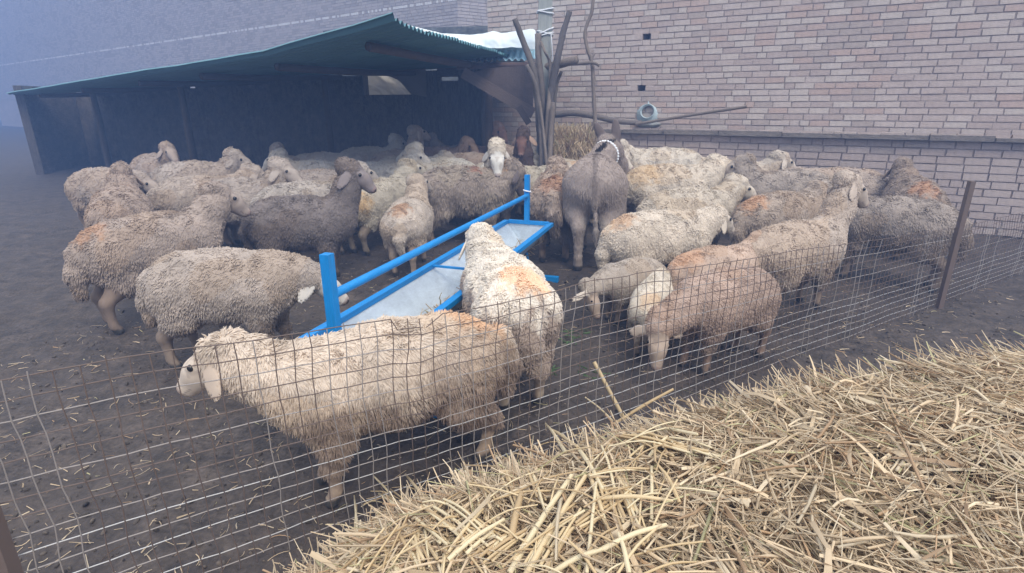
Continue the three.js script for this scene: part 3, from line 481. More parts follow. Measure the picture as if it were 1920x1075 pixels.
  const ob = {}; const bw = new Float32Array(bg.attributes.position.count); { const p = bg.attributes.position; for (let i = 0; i < p.count; i++) { evalBones(B, p.getX(i), p.getY(i), p.getZ(i), ob); bw[i] = B[ob.i].wool; } }
  paint(bg, (x, y, z) => { evalBones(B, x, y, z, ob); if (B[ob.i].wool > .3) return woolCol(x, y, z).multiplyScalar(.95); const c = legC.clone().multiplyScalar(1 + .25 * fbm(x * 18, y * 10, z * 18)); if (y < .045 * s) c.setRGB(.05, .045, .04); else if (fbm(x * 20, y * 14, z * 20) > .1) c.lerp(dirt, .6); return c; });
  const hw = new Float32Array(hg.attributes.position.count); { const p = hg.attributes.position; for (let i = 0; i < p.count; i++) { evalBones(HB, p.getX(i), p.getY(i), p.getZ(i), ob); hw[i] = HB[ob.i].wool; } }
  const nose = new THREE.Vector3(...H(1.0, -.015, 0)), earC = lin(...(o.ear || o.face || o.col));
  paint(hg, (x, y, z) => { evalBones(HB, x, y, z, ob); const b = HB[ob.i]; if (b.wool > .3) return woolCol(x, y, z).multiplyScalar(.9); if (b.ear) return earC.clone().multiplyScalar(1 + .12 * fbm(x * 20, y * 20, z * 20)); const c = face.clone().multiplyScalar(1 + .14 * fbm(x * 16, y * 16, z * 16)); const q = new THREE.Vector3(x, y, z).sub(hb), ff = q.dot(hd) / HL, uu = q.dot(up) / s, ww = Math.abs(q.dot(sd)) / s; if (Math.hypot(ff - 1.06, (uu + .012) * 8, (ww - .016) * 14) < .13) c.setRGB(.05, .035, .03); else if (ff > .95) c.lerp(lin(.30, .2, .17), .6); if (ff > .7 && Math.abs(uu + .04 - .004) < .004) c.multiplyScalar(.9).lerp(lin(.12, .08, .07), .6); if (ns(x * 24, y * 24, z * 24) > .35) c.lerp(dirt, .35); return c; });
  const nB = bg.attributes.position.count;
  const body = mergeGeometries([bg, hg]); mesh('body', body, skinMat, g);
  const wa = new Float32Array(nB + hw.length); wa.set(bw); wa.set(hw, nB);
  scatterLocks(g, body, wa, o.locks || (o.near === 2 ? 34000 : o.near ? 17000 : 6500), o.seed + 5, woolCol, { s, len: .78 * (o.len || .02) * s, wid: (o.wid || .024) * s * (o.near === 2 ? 1 : o.near ? 1.15 : 1.6), hang: o.hang ?? .6, stand: o.stand ?? .42, sweep: .2, mess: .8, jit: .3, clump: 14, longSide: o.longSide ?? .4 });
  for (const z of [-1, 1]) { const e = mesh('eye', new THREE.SphereGeometry(.0155 * s, 10, 8), eyeMat, g); e.position.set(...H(.33, .03, .063 * z)); }
  return g;
}
const RUMP = (c = ORANGE, r = .14, a = .8) => ({ p: [-.36, .70, 0], r, c, a });
const flock = [
  // by the fence and the trough
  { x: -.48, D: 1.935, h: [-.88, -.47], s: .89, lx: 1.2, fat: .97, hb: [-1.04, .60, 1.78], mz: [-1.24, .46, 1.80], col: [.60, .50, .40], ear: [.5, .4, .31], near: 2, len: .03, hang: 1.0, stand: .42, longSide: .8, marks: [{ p: [-.36, .68, .05], r: .2, c: [.82, .46, .22], a: .75 }, { p: [-.25, .38, 0], r: .40, c: [.29, .21, .16], a: 1 }], dirt: .46, dirtC: [.26, .19, .145], seed: 11, bareLeg: 0, label: 'large cream sheep pressed along the wire fence, orange patch on its rump' },
  { x: -.035, D: 2.77, h: [-.24, .97], s: .95, hb: [-.2, .68, 3.25], mz: [-.25, .52, 3.42], col: [.68, .61, .515], near: 2, len: .018, wid: .034, hang: .4, stand: .42, marks: [{ p: [-.30, .70, .04], r: .17, c: [.86, .47, .22], a: .7 }], dirt: .56, dirtC: [.28, .2, .155], seed: 12, bareLeg: 0, label: 'white sheep feeding over the blue trough, its back to the camera' },
  { x: -.94, D: 4.98, h: [.04, 1], s: .88, hb: [-.92, .74, 5.42], mz: [-.82, .66, 5.6], col: [.47, .40, .33], near: 1, marks: [RUMP([.42, .22, .1], .13, .8), { p: [-.40, .72, .03], r: .05, c: [.06, .04, .04], a: .7 }], dirt: .3, seed: 13, label: 'tan sheep behind the blue rail, rump to the camera with rusty patch' },
  { x: -.50, D: 5.95, h: [.97, .16], s: 1.12, hb: [.04, .76, 6.02], mz: [.13, .55, 6.06], col: [.30, .245, .20], col2: [.36, .30, .23], near: 1, len: .042, hang: 1.1, stand: .3, longSide: .6, face: [.13, .105, .10], marks: [{ p: [.1, .76, .06], r: .09, c: [.30, .10, .05], a: .7 }, { p: [.33, .76, .03], r: .1, c: [.45, .24, .1], a: .6 }], seed: 14, bareLeg: 0, dirt: .26, label: 'big shaggy brown sheep side on behind the trough rail' },
  { x: -.2, D: 6.62, h: [.07, -1], s: 1.12, hb: [-.16, .975, 6.0], mz: [-.15, .76, 5.86], col: [.62, .57, .49], face: [.62, .59, .53], ear: [.60, .55, .48], droop: 1.1, near: 1, seed: 15, label: 'white faced sheep looking at the camera over the brown one' },
  { x: -1.78, D: 4.62, h: [1, .02], s: .98, hb: [-1.33, .93, 4.66], mz: [-1.13, .77, 4.66], col: [.18, .15, .135], face: [.21, .175, .165], near: 1, earL: .1, seed: 16, label: 'dark grey sheep in profile with a hanging ear, behind the rail' },
  { x: -1.4, D: 5.75, h: [.5, .87], s: .98, hb: [-1.12, .8, 6.2], mz: [-.98, .72, 6.3], col: [.45, .40, .32], near: 1, marks: [{ p: [-.38, .55, .1], r: .16, c: [.50, .30, .10], a: .7 }], seed: 17, label: 'greyish sheep with yellow stained rump between the dark sheep and the tan one' },
  { x: -1.72, D: 6.95, h: [.97, .1], s: 1.05, hb: [-1.2, .85, 7.0], mz: [-1.02, .76, 6.98], col: [.42, .385, .335], near: 0, seed: 18, label: 'grey sheep facing right in the shed, behind the tan sheep' },
  { x: -.92, D: 7.5, h: [-.95, .25], s: 1.06, hb: [-1.42, .8, 7.7], mz: [-1.6, .7, 7.75], col: [.50, .465, .40], seed: 19, label: 'pale grey sheep with its back to the shaggy brown one, in the shed' },
  { x: -1.15, D: 9.0, h: [.93, -.3], s: 1.12, hb: [-.66, .88, 8.75], mz: [-.52, .74, 8.62], col: [.32, .225, .165], face: [.22, .15, .11], seed: 20, label: 'brown sheep far back in the shed, head turned to the yard' },
  { x: -1.75, D: 8.6, h: [.5, .8], s: 1.1, hb: [-1.5, 1.06, 9.0], mz: [-1.38, 1.0, 9.1], col: [.38, .31, .25], seed: 21, label: 'brown sheep with raised head at the back of the shed' },
  { x: -.42, D: 9.1, h: [.55, -.75], s: 1.1, hb: [-.2, 1.1, 8.75], mz: [-.1, .96, 8.62], col: [.36, .24, .18], face: [.30, .17, .12], seed: 22, label: 'reddish brown sheep with head held high at the shed end' },
  { x: .0, D: 8.35, h: [1, .1], s: .98, hb: [-.0 + .5, .8, 8.4], mz: [.66, .7, 8.42], col: [.42, .38, .33], seed: 23, label: 'pale sheep side on at the shed end, behind the white faced one' },
  { x: .17, D: 7.75, h: [-.05, -1], s: 1.05, hb: [.14, 1.06, 7.34], mz: [.11, .88, 7.22], col: [.085, .055, .045], face: [.14, .07, .05], ear: [.40, .27, .19], near: 1, earL: .095, seed: 24, label: 'dark brown sheep with pale ears looking out left of the stick bundle' },
  { x: .13, D: 6.85, h: [.95, .3], s: 1.0, hb: [.6, .72, 7.0], mz: [.75, .6, 7.05], col: [.42, .37, .29], near: 1, seed: 25, label: 'beige sheep behind the trough post, only its back showing' },
  { x: .45, D: 5.55, h: [.12, 1], s: 1.12, hb: [.5, .8, 6.15], mz: [.54, .66, 6.3], col: [.36, .28, .22], near: 1, len: .036, hang: .9, marks: [RUMP([.42, .2, .1], .17, .6)], dirt: .46, dirtC: [.12, .095, .08], seed: 26, bareLeg: 0, label: 'brown sheep walking away beside the trough end, left of the donkey' },
  { x: .80, D: 7.0, h: [.97, -.1], s: 1.05, hb: [1.28, .84, 6.95], mz: [1.44, .75, 6.9], col: [.56, .49, .40], near: 1, marks: [{ p: [.05, .73, 0], r: .16, c: [.55, .30, .13], a: .6 }], seed: 27, label: 'cream sheep with orange tinted back, left of the donkey neck' },
  { x: .62, D: 7.9, h: [-.9, .3], s: 1.0, hb: [.2, .75, 8.0], mz: [.05, .62, 8.0], col: [.52, .47, .39], seed: 28, label: 'cream sheep by the foot of the sticks, near the bale' },
  { x: 1.74, D: 6.1, h: [.97, .1], s: 1.14, hb: [2.3, .82, 6.2], mz: [2.48, .7, 6.2], col: [.58, .50, .40], near: 1, marks: [{ p: [-.3, .68, .1], r: .2, c: [.50, .31, .12], a: .6 }], dirt: .40, dirtC: [.17, .15, .12], seed: 29, label: 'cream sheep with yellowish back and soiled belly, right of the donkey' },
  { x: 2.12, D: 7.9, h: [-.98, .1], s: 1.2, hb: [1.55, .78, 7.9], mz: [1.4, .62, 7.95], col: [.64, .57, .47], near: 1, face: [.33, .26, .22], marks: [{ p: [.34, .6, .1], r: .14, c: [.26, .19, .15], a: .7 }], seed: 30, label: 'plump cream sheep below the jug, dark patch on its neck' },
  { x: 1.13, D: 4.13, h: [.97, .24], s: .93, hb: [1.63, .61, 4.32], mz: [1.79, .5, 4.4], col: [.56, .485, .395], near: 2, locks: 28000, wid: .034, len: .018, hang: .4, stand: .42, marks: [RUMP([.52, .27, .11], .16, .6)], dirt: .36, dirtC: [.12, .095, .085], seed: 31, label: 'woolly cream sheep standing in the yard with dark soiled hind legs' },
  { x: .84, D: 3.68, h: [-.88, -.47], s: .57, headK: 1.35, hb: [.51, .28, 3.44], mz: [.59, .09, 3.38], col: [.40, .34, .28], face: [.40, .31, .24], ear: [.58, .51, .43], near: 1, droop: .4, earL: .12, seed: 32, label: 'young beige sheep with head lowered to the mud, pale ears sticking out' },
  { x: .87, D: 3.2, h: [.33, .94], s: .55, hb: [.99, .38, 3.46], mz: [1.05, .31, 3.53], col: [.60, .53, .43], near: 1, marks: [RUMP([.55, .32, .14], .17, .6)], dirt: .46, dirtC: [.2, .16, .13], tail: .34, seed: 33, label: 'small lamb standing rump to the fence under the woolly cream sheep' },
  { x: 1.38, D: 3.6, h: [.93, .37], s: .72, hb: [1.76, .54, 3.78], mz: [1.88, .44, 3.84], col: [.46, .345, .265], near: 1, marks: [RUMP([.55, .28, .13], .2, .6)], dirt: .42, dirtC: [.17, .12, .095], seed: 34, label: 'brownish sheep between the lamb and the curly headed one' },
  { x: 1.22, D: 2.97, h: [-.86, -.5], s: .76, headK: 1.15, hb: [.77, .33, 2.68], mz: [.755, .1, 2.58], col: [.42, .31, .245], face: [.46, .36, .28], ear: [.60, .48, .37], near: 2, locks: 24000, droop: .9, earL: .1, len: .018, wid: .034, stand: .6, seed: 35, label: 'brown curly sheep with white ear bending down near the fence' },
  { x: -1.62, D: 2.98, h: [.98, .06], s: .92, hb: [-1.14, .5, 3.04], mz: [-.96, .36, 3.06], col: [.40, .335, .28], face: [.55, .51, .45], near: 1, seed: 36, label: 'pale faced sheep with lowered muzzle behind the trough back rim' },
  // the flock goes on to both sides
  { x: -2.5, D: 3.75, h: [.55, .83], s: 1, hb: [-2.22, .8, 4.2], mz: [-2.1, .68, 4.3], col: [.36, .29, .24], near: 1, marks: [RUMP([.4, .2, .09], .14, .7)], seed: 37, label: 'brown sheep with rusty rump, leftmost sheep near the shed edge' },
  { x: -2.75, D: 5.6, h: [.95, -.2], s: 1.02, hb: [-2.25, .86, 5.5], mz: [-2.07, .74, 5.46], col: [.38, .32, .27], near: 1, seed: 38, label: 'grey brown sheep facing right under the shed roof edge' },
  { x: -3.5, D: 4.9, h: [-.5, .85], s: 1.05, hb: [-3.75, .82, 5.35], mz: [-3.84, .7, 5.45], col: [.36, .28, .225], near: 1, seed: 39, label: 'brown sheep walking away at the far left' },
  { x: -2.6, D: 7.3, h: [-.98, .15], s: 1.05, hb: [-3.1, .8, 7.4], mz: [-3.26, .68, 7.4], col: [.42, .38, .33], seed: 40, label: 'grey sheep facing left in the shed' },
  { x: -3.9, D: 6.9, h: [.95, .1], s: 1.08, hb: [-3.4, .84, 6.95], mz: [-3.22, .72, 6.95], col: [.38, .32, .27], seed: 41, label: 'brown sheep facing right deep in the left of the shed' },
  { x: -2.25, D: 9.0, h: [1, .05], s: 1.12, hb: [-1.72 - .1, .9, 9.1], mz: [-1.66, .78, 9.1], col: [.44, .40, .35], seed: 42, label: 'grey sheep below the plastic sheet at the shed back' },
  { x: -5.2, D: 8.2, h: [.8, -.5], s: 1.05, hb: [-4.8, .86, 7.9], mz: [-4.66, .74, 7.8], col: [.40, .32, .26], seed: 43, label: 'brown sheep farthest left in the shed, head to the yard' },
  { x: 2.35, D: 4.75, h: [.9, .4], s: 1.0, hb: [2.8, .7, 5.05], mz: [2.95, .58, 5.15], col: [.36, .29, .23], near: 1, marks: [RUMP([.5, .25, .11], .15, .7)], seed: 44, label: 'tan sheep with orange rump, right of the woolly cream one' },
  { x: 2.95, D: 5.9, h: [-.93, .3], s: 1.08, hb: [2.48, .84, 6.1], mz: [2.3, .72, 6.15], col: [.34, .285, .235], near: 1, seed: 45, label: 'brown sheep facing left before the low wall' },
  { x: 3.2, D: 4.55, h: [-.8, .6], s: .98, hb: [2.85, .66, 4.92], mz: [2.74, .5, 5.0], col: [.30, .25, .21], near: 1, seed: 46, label: 'grey brown sheep by the fence on the far right, turned to the wall' },
  { x: 4.0, D: 5.5, h: [.4, .9], s: 1.05, hb: [4.18, .8, 6.0], mz: [4.25, .66, 6.1], col: [.30, .235, .185], near: 1, marks: [RUMP([.42, .2, .09], .15, .7)], seed: 47, label: 'tan sheep walking to the wall, rightmost of the flock' },
];
const more = [
  [-2.02, 5.45, .9, .35, 1.0, [.40, .35, .30], 'greyish sheep half hidden behind the dark grey profile'],
  [-2.15, 6.35, .95, -.2, 1.02, [.36, .30, .255], 'brown backed sheep in the row behind the dark grey one'],
  [-.75, 6.85, -.9, .4, 1.05, [.46, .41, .34], 'beige sheep right behind the back of the shaggy brown one'],
  [-1.45, 7.85, .95, .2, 1.05, [.44, .40, .35], 'grey beige sheep in the middle row under the shed roof'],
  [-.55, 8.15, .9, -.4, 1.08, [.40, .32, .26], 'tan sheep in the shed mouth behind the white faced one'],
  [-2.75, 8.2, .9, .3, 1.08, [.40, .35, .30], 'sheep in the back left row of the shed, rump out'],
  [-.85, 9.65, -.95, .1, 1.1, [.36, .29, .24], 'brown sheep against the back wall of the shed'],
  [-3.3, 5.9, .85, .5, 1.0, [.42, .35, .29], 'tan sheep packed among the left group by the shed edge'],
  [-3.15, 7.9, -.6, .8, 1.05, [.40, .34, .29], 'brown grey sheep turned away in the left of the shed'],
  [-4.6, 6.3, .9, -.3, 1.05, [.38, .31, .255], 'brown sheep on the outer left of the flock'],
  [1.35, 7.25, .3, .95, 1.05, [.56, .49, .40], 'cream sheep standing just beyond the donkey head'],
  [1.62, 5.05, .95, .25, .98, [.52, .45, .36], 'dirty cream sheep between the donkey and the woolly one'],
  [2.72, 6.95, .95, -.2, 1.08, [.50, .43, .35], 'cream sheep along the low wall, right of the plump one'],
  [3.75, 6.35, -.9, .3, 1.05, [.42, .34, .275], 'tan sheep facing left along the low wall'],
  [2.05, 3.85, .9, .45, .9, [.46, .38, .31], 'tan sheep near the fence behind the curly brown one'],
  [-.1, 7.55, .95, .1, 1.0, [.50, .45, .38], 'pale sheep filling the gap before the pale eared brown one'],
];
more.forEach(([x, D, hx, hD, k, col, label], i) => { const l = Math.hypot(hx, hD), a = hx / l, b = hD / l, up = [.82, .66, .9, .74][i % 4]; flock.push({ x, D, h: [a, b], s: k, hb: [x + a * .53 * k, up, D + b * .53 * k], mz: [x + a * .7 * k, up - .12, D + b * .7 * k - (i % 3 - 1) * .06], col, near: D < 6 ? 1 : 0, seed: 60 + i, label }); });
flock.forEach(sheep);

// ---------------------------------------------------------------- donkey
{
  const ox = .80, oD = 5.32, h = [.16, .99], g = thing('donkey', 'grey brown donkey seen from behind wearing a white bead collar', 'donkey', W(ox, 0, oD)), yaw = Math.atan2(h[1], h[0]); g.rotation.y = yaw;
  const toL = ([x, y, D]) => { const dx = x - ox, dz = -(D - oD), c = Math.cos(yaw), sn = Math.sin(yaw); return [dx * c - dz * sn, y, dx * sn + dz * c]; };
  const hb = toL([1.07, 1.01, 6.05]), mzv = toL([1.25, .73, 6.13]);
  const v3 = a => new THREE.Vector3(...a), hd = v3(mzv).sub(v3(hb)).normalize(), up = new THREE.Vector3(0, 1, 0).addScaledVector(hd, -hd.y).normalize(), sd = new THREE.Vector3().crossVectors(hd, up);
  const B = [cap([-.36, .78, 0], [-.05, .72, 0], .225, .265, 1, .1), cap([-.05, .72, 0], [.34, .76, 0], .265, .2, 1, .1), cap([-.34, .88, 0], [-.1, .84, 0], .135, .12, 1, .1), cap([.3, .86, 0], [.36, .8, 0], .12, .16, 1, .08)];
  for (const z of [-1, 1]) {
    B.push(cap([-.36, .76, .105 * z], [-.34, .56, .145 * z], .19, .135, 1, .08), cap([-.34, .56, .145 * z], [-.50, .40, .125 * z], .115, .055, 1, .06), cap([-.50, .40, .125 * z], [-.46 + z * .04, .13, .12 * z], .05, .034, .6, .03), cap([-.46 + z * .04, .13, .12 * z], [-.43 + z * .04, .035, .12 * z], .036, .048, 0, .02));
    B.push(cap([.32, .68, .1 * z], [.31, .46, .12 * z], .14, .075, 1, .07), cap([.31, .46, .12 * z], [.33, .3, .11 * z], .062, .045, 1, .04), cap([.33, .3, .11 * z], [.32, .1, .11 * z], .04, .033, .6, .03), cap([.32, .1, .11 * z], [.34, .035, .11 * z], .035, .047, 0, .02));
  }
  B.push(cap([-.53, .84, 0], [-.575, .64, .01], .032, .02, 1, .07), cap([-.575, .64, .01], [-.575, .40, .03], .018, .02, 1, .04), cap([-.575, .40, .03], [-.57, .26, .035], .028, .01, 1, .02));
  const mid = [(.42 + hb[0]) / 2, (.88 + hb[1]) / 2 + .02, hb[2] / 2];
  B.push(cap([.40, .84, 0], mid, .16, .12, 1, .08), cap(mid, hb, .12, .09, 1, .06));
  const H = (f, u, w) => { const v = v3(hb).addScaledVector(hd, f).addScaledVector(up, u).addScaledVector(sd, w); return [v.x, v.y, v.z]; };
  const HB = [cap(H(-.1, -.03, 0), H(.03, 0, 0), .1, .095, 1, .05), cap(H(.02, .005, 0), H(.2, 0, 0), .095, .072, 1, .05), cap(H(.2, 0, 0), H(.36, -.01, 0), .07, .058, 0, .05), cap(H(.06, -.07, 0), H(.3, -.05, 0), .06, .045, 1, .04)];
  const ears = [[toL([1.0, 1.05, 6.03]), toL([onD(1119, 240, 6.0).x, onD(1119, 236, 6.0).y, 6.0])], [toL([1.11, 1.05, 6.03]), toL([onD(1154, 236, 6.02).x, onD(1154, 230, 6.02).y, 6.02])]];
  for (const [a, b] of ears) { const A = v3(a), Bv = v3(b), ax = Bv.clone().sub(A), l = ax.length(); ax.normalize(); const c = A.clone().addScaledVector(ax, l * .5); const ew = new THREE.Vector3().crossVectors(ax, v3([1, 0, 0])).normalize(), et = new THREE.Vector3().crossVectors(ax, ew); HB.push({ ell: 1, c: [c.x, c.y, c.z], ax: [ax, ew, et], r: [l * .68, .05, .026], wool: 0, k: .02, ear: 1 }); }
  const [lo, hi] = bounds(B, .05), [l2, h2] = bounds(HB, .02), ob = {};
  const bg = netMesh((x, y, z) => evalBones(B, x, y, z) - .004 * ns(x * 12, y * 12, z * 12), lo, hi, .02), hg = netMesh((x, y, z) => evalBones(HB, x, y, z), l2, h2, .01);
  const coat = (x, y, z) => { const c = lin(.36, .295, .255).multiplyScalar(1 + .25 * fbm(x * 4, y * 4, z * 4)); if (fbm(x * 2.6, y * 5, z * 2.6 + 2) > .12) c.lerp(lin(.28, .228, .198), .6); if (Math.abs(z) < .022 + .01 * ns(x * 20, y * 20, 0) && y > .62 && x < .4) c.lerp(lin(.15, .12, .105), .6); if (y < .5 && Math.abs(z) < .1 + .03 * ns(x * 9, y * 9, z * 9) && x < -.2) c.lerp(lin(.30, .265, .23), .5); return c; };
  const wf = (geo, BB) => { const p = geo.attributes.position, w = new Float32Array(p.count); for (let i = 0; i < p.count; i++) { evalBones(BB, p.getX(i), p.getY(i), p.getZ(i), ob); w[i] = BB[ob.i].wool; } return w; };
  const w1 = wf(bg, B), w2 = wf(hg, HB), wa = new Float32Array(w1.length + w2.length); wa.set(w1); wa.set(w2, w1.length);
  paint(bg, (x, y, z) => y < .06 ? lin(.045, .04, .037) : coat(x, y, z).multiplyScalar(.85)); paint(hg, (x, y, z) => { evalBones(HB, x, y, z, ob); return HB[ob.i].ear ? lin(.14, .11, .10) : coat(x, y, z).multiplyScalar(.7); });
  const body = mergeGeometries([bg, hg]); mesh('body', body, skinMat, g);
  scatterLocks(g, body, wa, 20000, 61, coat, { s: 1, len: .024, wid: .014, hang: 1.0, stand: .25, sweep: .25, mess: .5, jit: .22, clump: 6, longSide: 0, name: 'coat_hair' });
  // mane
  const im = []; const r = RNG(8); for (let i = 0; i < 500; i++) { const t = r(), p = v3([.36, .99, 0]).lerp(v3(H(-.02, .09, 0)), t); p.y += .02 * Math.sin(t * 3); im.push(stalkMatrix(p.add(v3([(r() - .5) * .04, -.02, (r() - .5) * .03])), v3([-.2 + (r() - .5) * .6, 1, (r() - .5) * .7]), .05 + r() * .03, .0035, r)); }
  const mi = new THREE.InstancedMesh(strawGeos[3], mat([.05, .042, .04], .9), im.length); im.forEach((m, k) => mi.setMatrixAt(k, m)); mi.name = 'mane'; mi.userData.kind = 'stuff'; mi.castShadow = mi.receiveShadow = true; g.add(mi);
  // bead collar round the neck
  const collar = new THREE.Group(); collar.name = 'collar'; g.add(collar); const cc = v3(mid).lerp(v3(hb), .15), ax = v3(hb).sub(v3(mid)).normalize(), e1 = new THREE.Vector3(0, 1, 0).addScaledVector(ax, -ax.y).normalize(), e2 = new THREE.Vector3().crossVectors(ax, e1), bead = new THREE.SphereGeometry(.0165, 10, 8), bm = mat([.78, .8, .82], .4), pts = [];
  for (let i = 0; i < 30; i++) { const a = i / 30 * 6.2832, rad = .133, p = cc.clone().addScaledVector(e1, Math.cos(a) * rad * 1.04 - .01).addScaledVector(e2, Math.sin(a) * rad); pts.push(p); const m = mesh('bead', bead, bm, collar); m.position.copy(p); }
  mesh('strap', limb([...pts, pts[0]], [.008, .008], 5, 1), mat([.1, .1, .12], .8), collar);
}

// ---------------------------------------------------------------- wire fence
{
  const g = thing('wire_fence', 'sagging rusty square mesh wire fence in front of the sheep', 'fence');
  const fd = x => 1.95 + .61 * x, topPx = [[-400, 640], [0, 690], [300, 660], [657, 610], [730, 600], [757, 603], [775, 606], [800, 598], [835, 586], [920, 572], [960, 562], [1030, 548], [1100, 528], [1170, 519], [1222, 508], [1263, 507], [1500, 470], [1900, 415]];
  const topY = x => { const D = fd(x), px = 960 + F * x / (D * CP + .7 * SP); return clamp(onD(px, lerpTable(topPx, px), D).y, .6, .82); };
  const X0 = -1.45, X1 = 4.6, dx = .0435, rows = 15;
  const pt = (x, k) => { const ty = topY(x), y = ty - k * .05 * ty / .745; const wob = .012 * ns(x * 3, y * 5, 2) + .02 * ns(x * .9, y * 2, 5), lean = .05 * Math.max(0, y - .45) * (ns(x * 1.4, 0, 8)); return W(x + .004 * ns(x * 40, y * 14, 1) + .012 * ns(x * 2, y * 6, 3), y + .0035 * ns(x * 22, k * 3, 4), fd(x) + wob + lean); };
  const rust = mat([.135, .098, .08], .7), galv = mat([.44, .435, .43], .45, { metalness: .3 }), dull = mat([.29, .26, .24], .6);
  const hw = (k, a, b, m, extra = []) => { const pts = []; for (let x = a; x < b; x += dx) pts.push(pt(x, k)); pts.push(...extra); mesh('horizontal_wire', limb(pts, [.0019, .0019], 5, 1), m, g); };
  for (let k = 0; k < rows; k++) {
    const m = k < 8 ? (k % 3 === 2 ? dull : rust) : k % 2 ? galv : dull;
    if (k === 0) { const xb = -.345; const p1 = pt(xb, 0); hw(0, X0, xb - .06, m, [p1.clone().add(new THREE.Vector3(-.05, -.028, 0)), p1.clone().add(new THREE.Vector3(-.02, -.022, 0)), p1.clone().add(new THREE.Vector3(.03, -.016, .004))]); const pts = [pt(xb + .045, 0).add(new THREE.Vector3(0, -.03, 0)), pt(xb + .1, 0)]; for (let x = xb + .1 + dx; x < X1; x += dx) pts.push(pt(x, 0)); mesh('horizontal_wire', limb(pts, [.0019, .0019], 5, 1), m, g); }
    else hw(k, X0, X1, m);
  }
  const r = RNG(33); for (let x = X0; x < X1; x += dx) { const pts = []; for (let k = 0; k <= rows; k++) pts.push(pt(x + .012 * smooth(4, 0, k) * ns(x * 9, 0, 3), Math.min(k, rows - 1 + .2)).add(new THREE.Vector3(0, k === rows ? -.02 : 0, .0026))); if (r() < .3) pts[0].y += .012; mesh('vertical_wire', limb(pts, [.0018, .0018], 5, 1), r() < .75 ? rust : dull, g); }
  for (const x of [-1.3, 3.2]) mesh('fence_post', bar(W(x, -.1, fd(x) - .035), W(x, .95, fd(x) - .035), .035, .035, new THREE.Vector3(1, 0, 0)), rust, g);
}

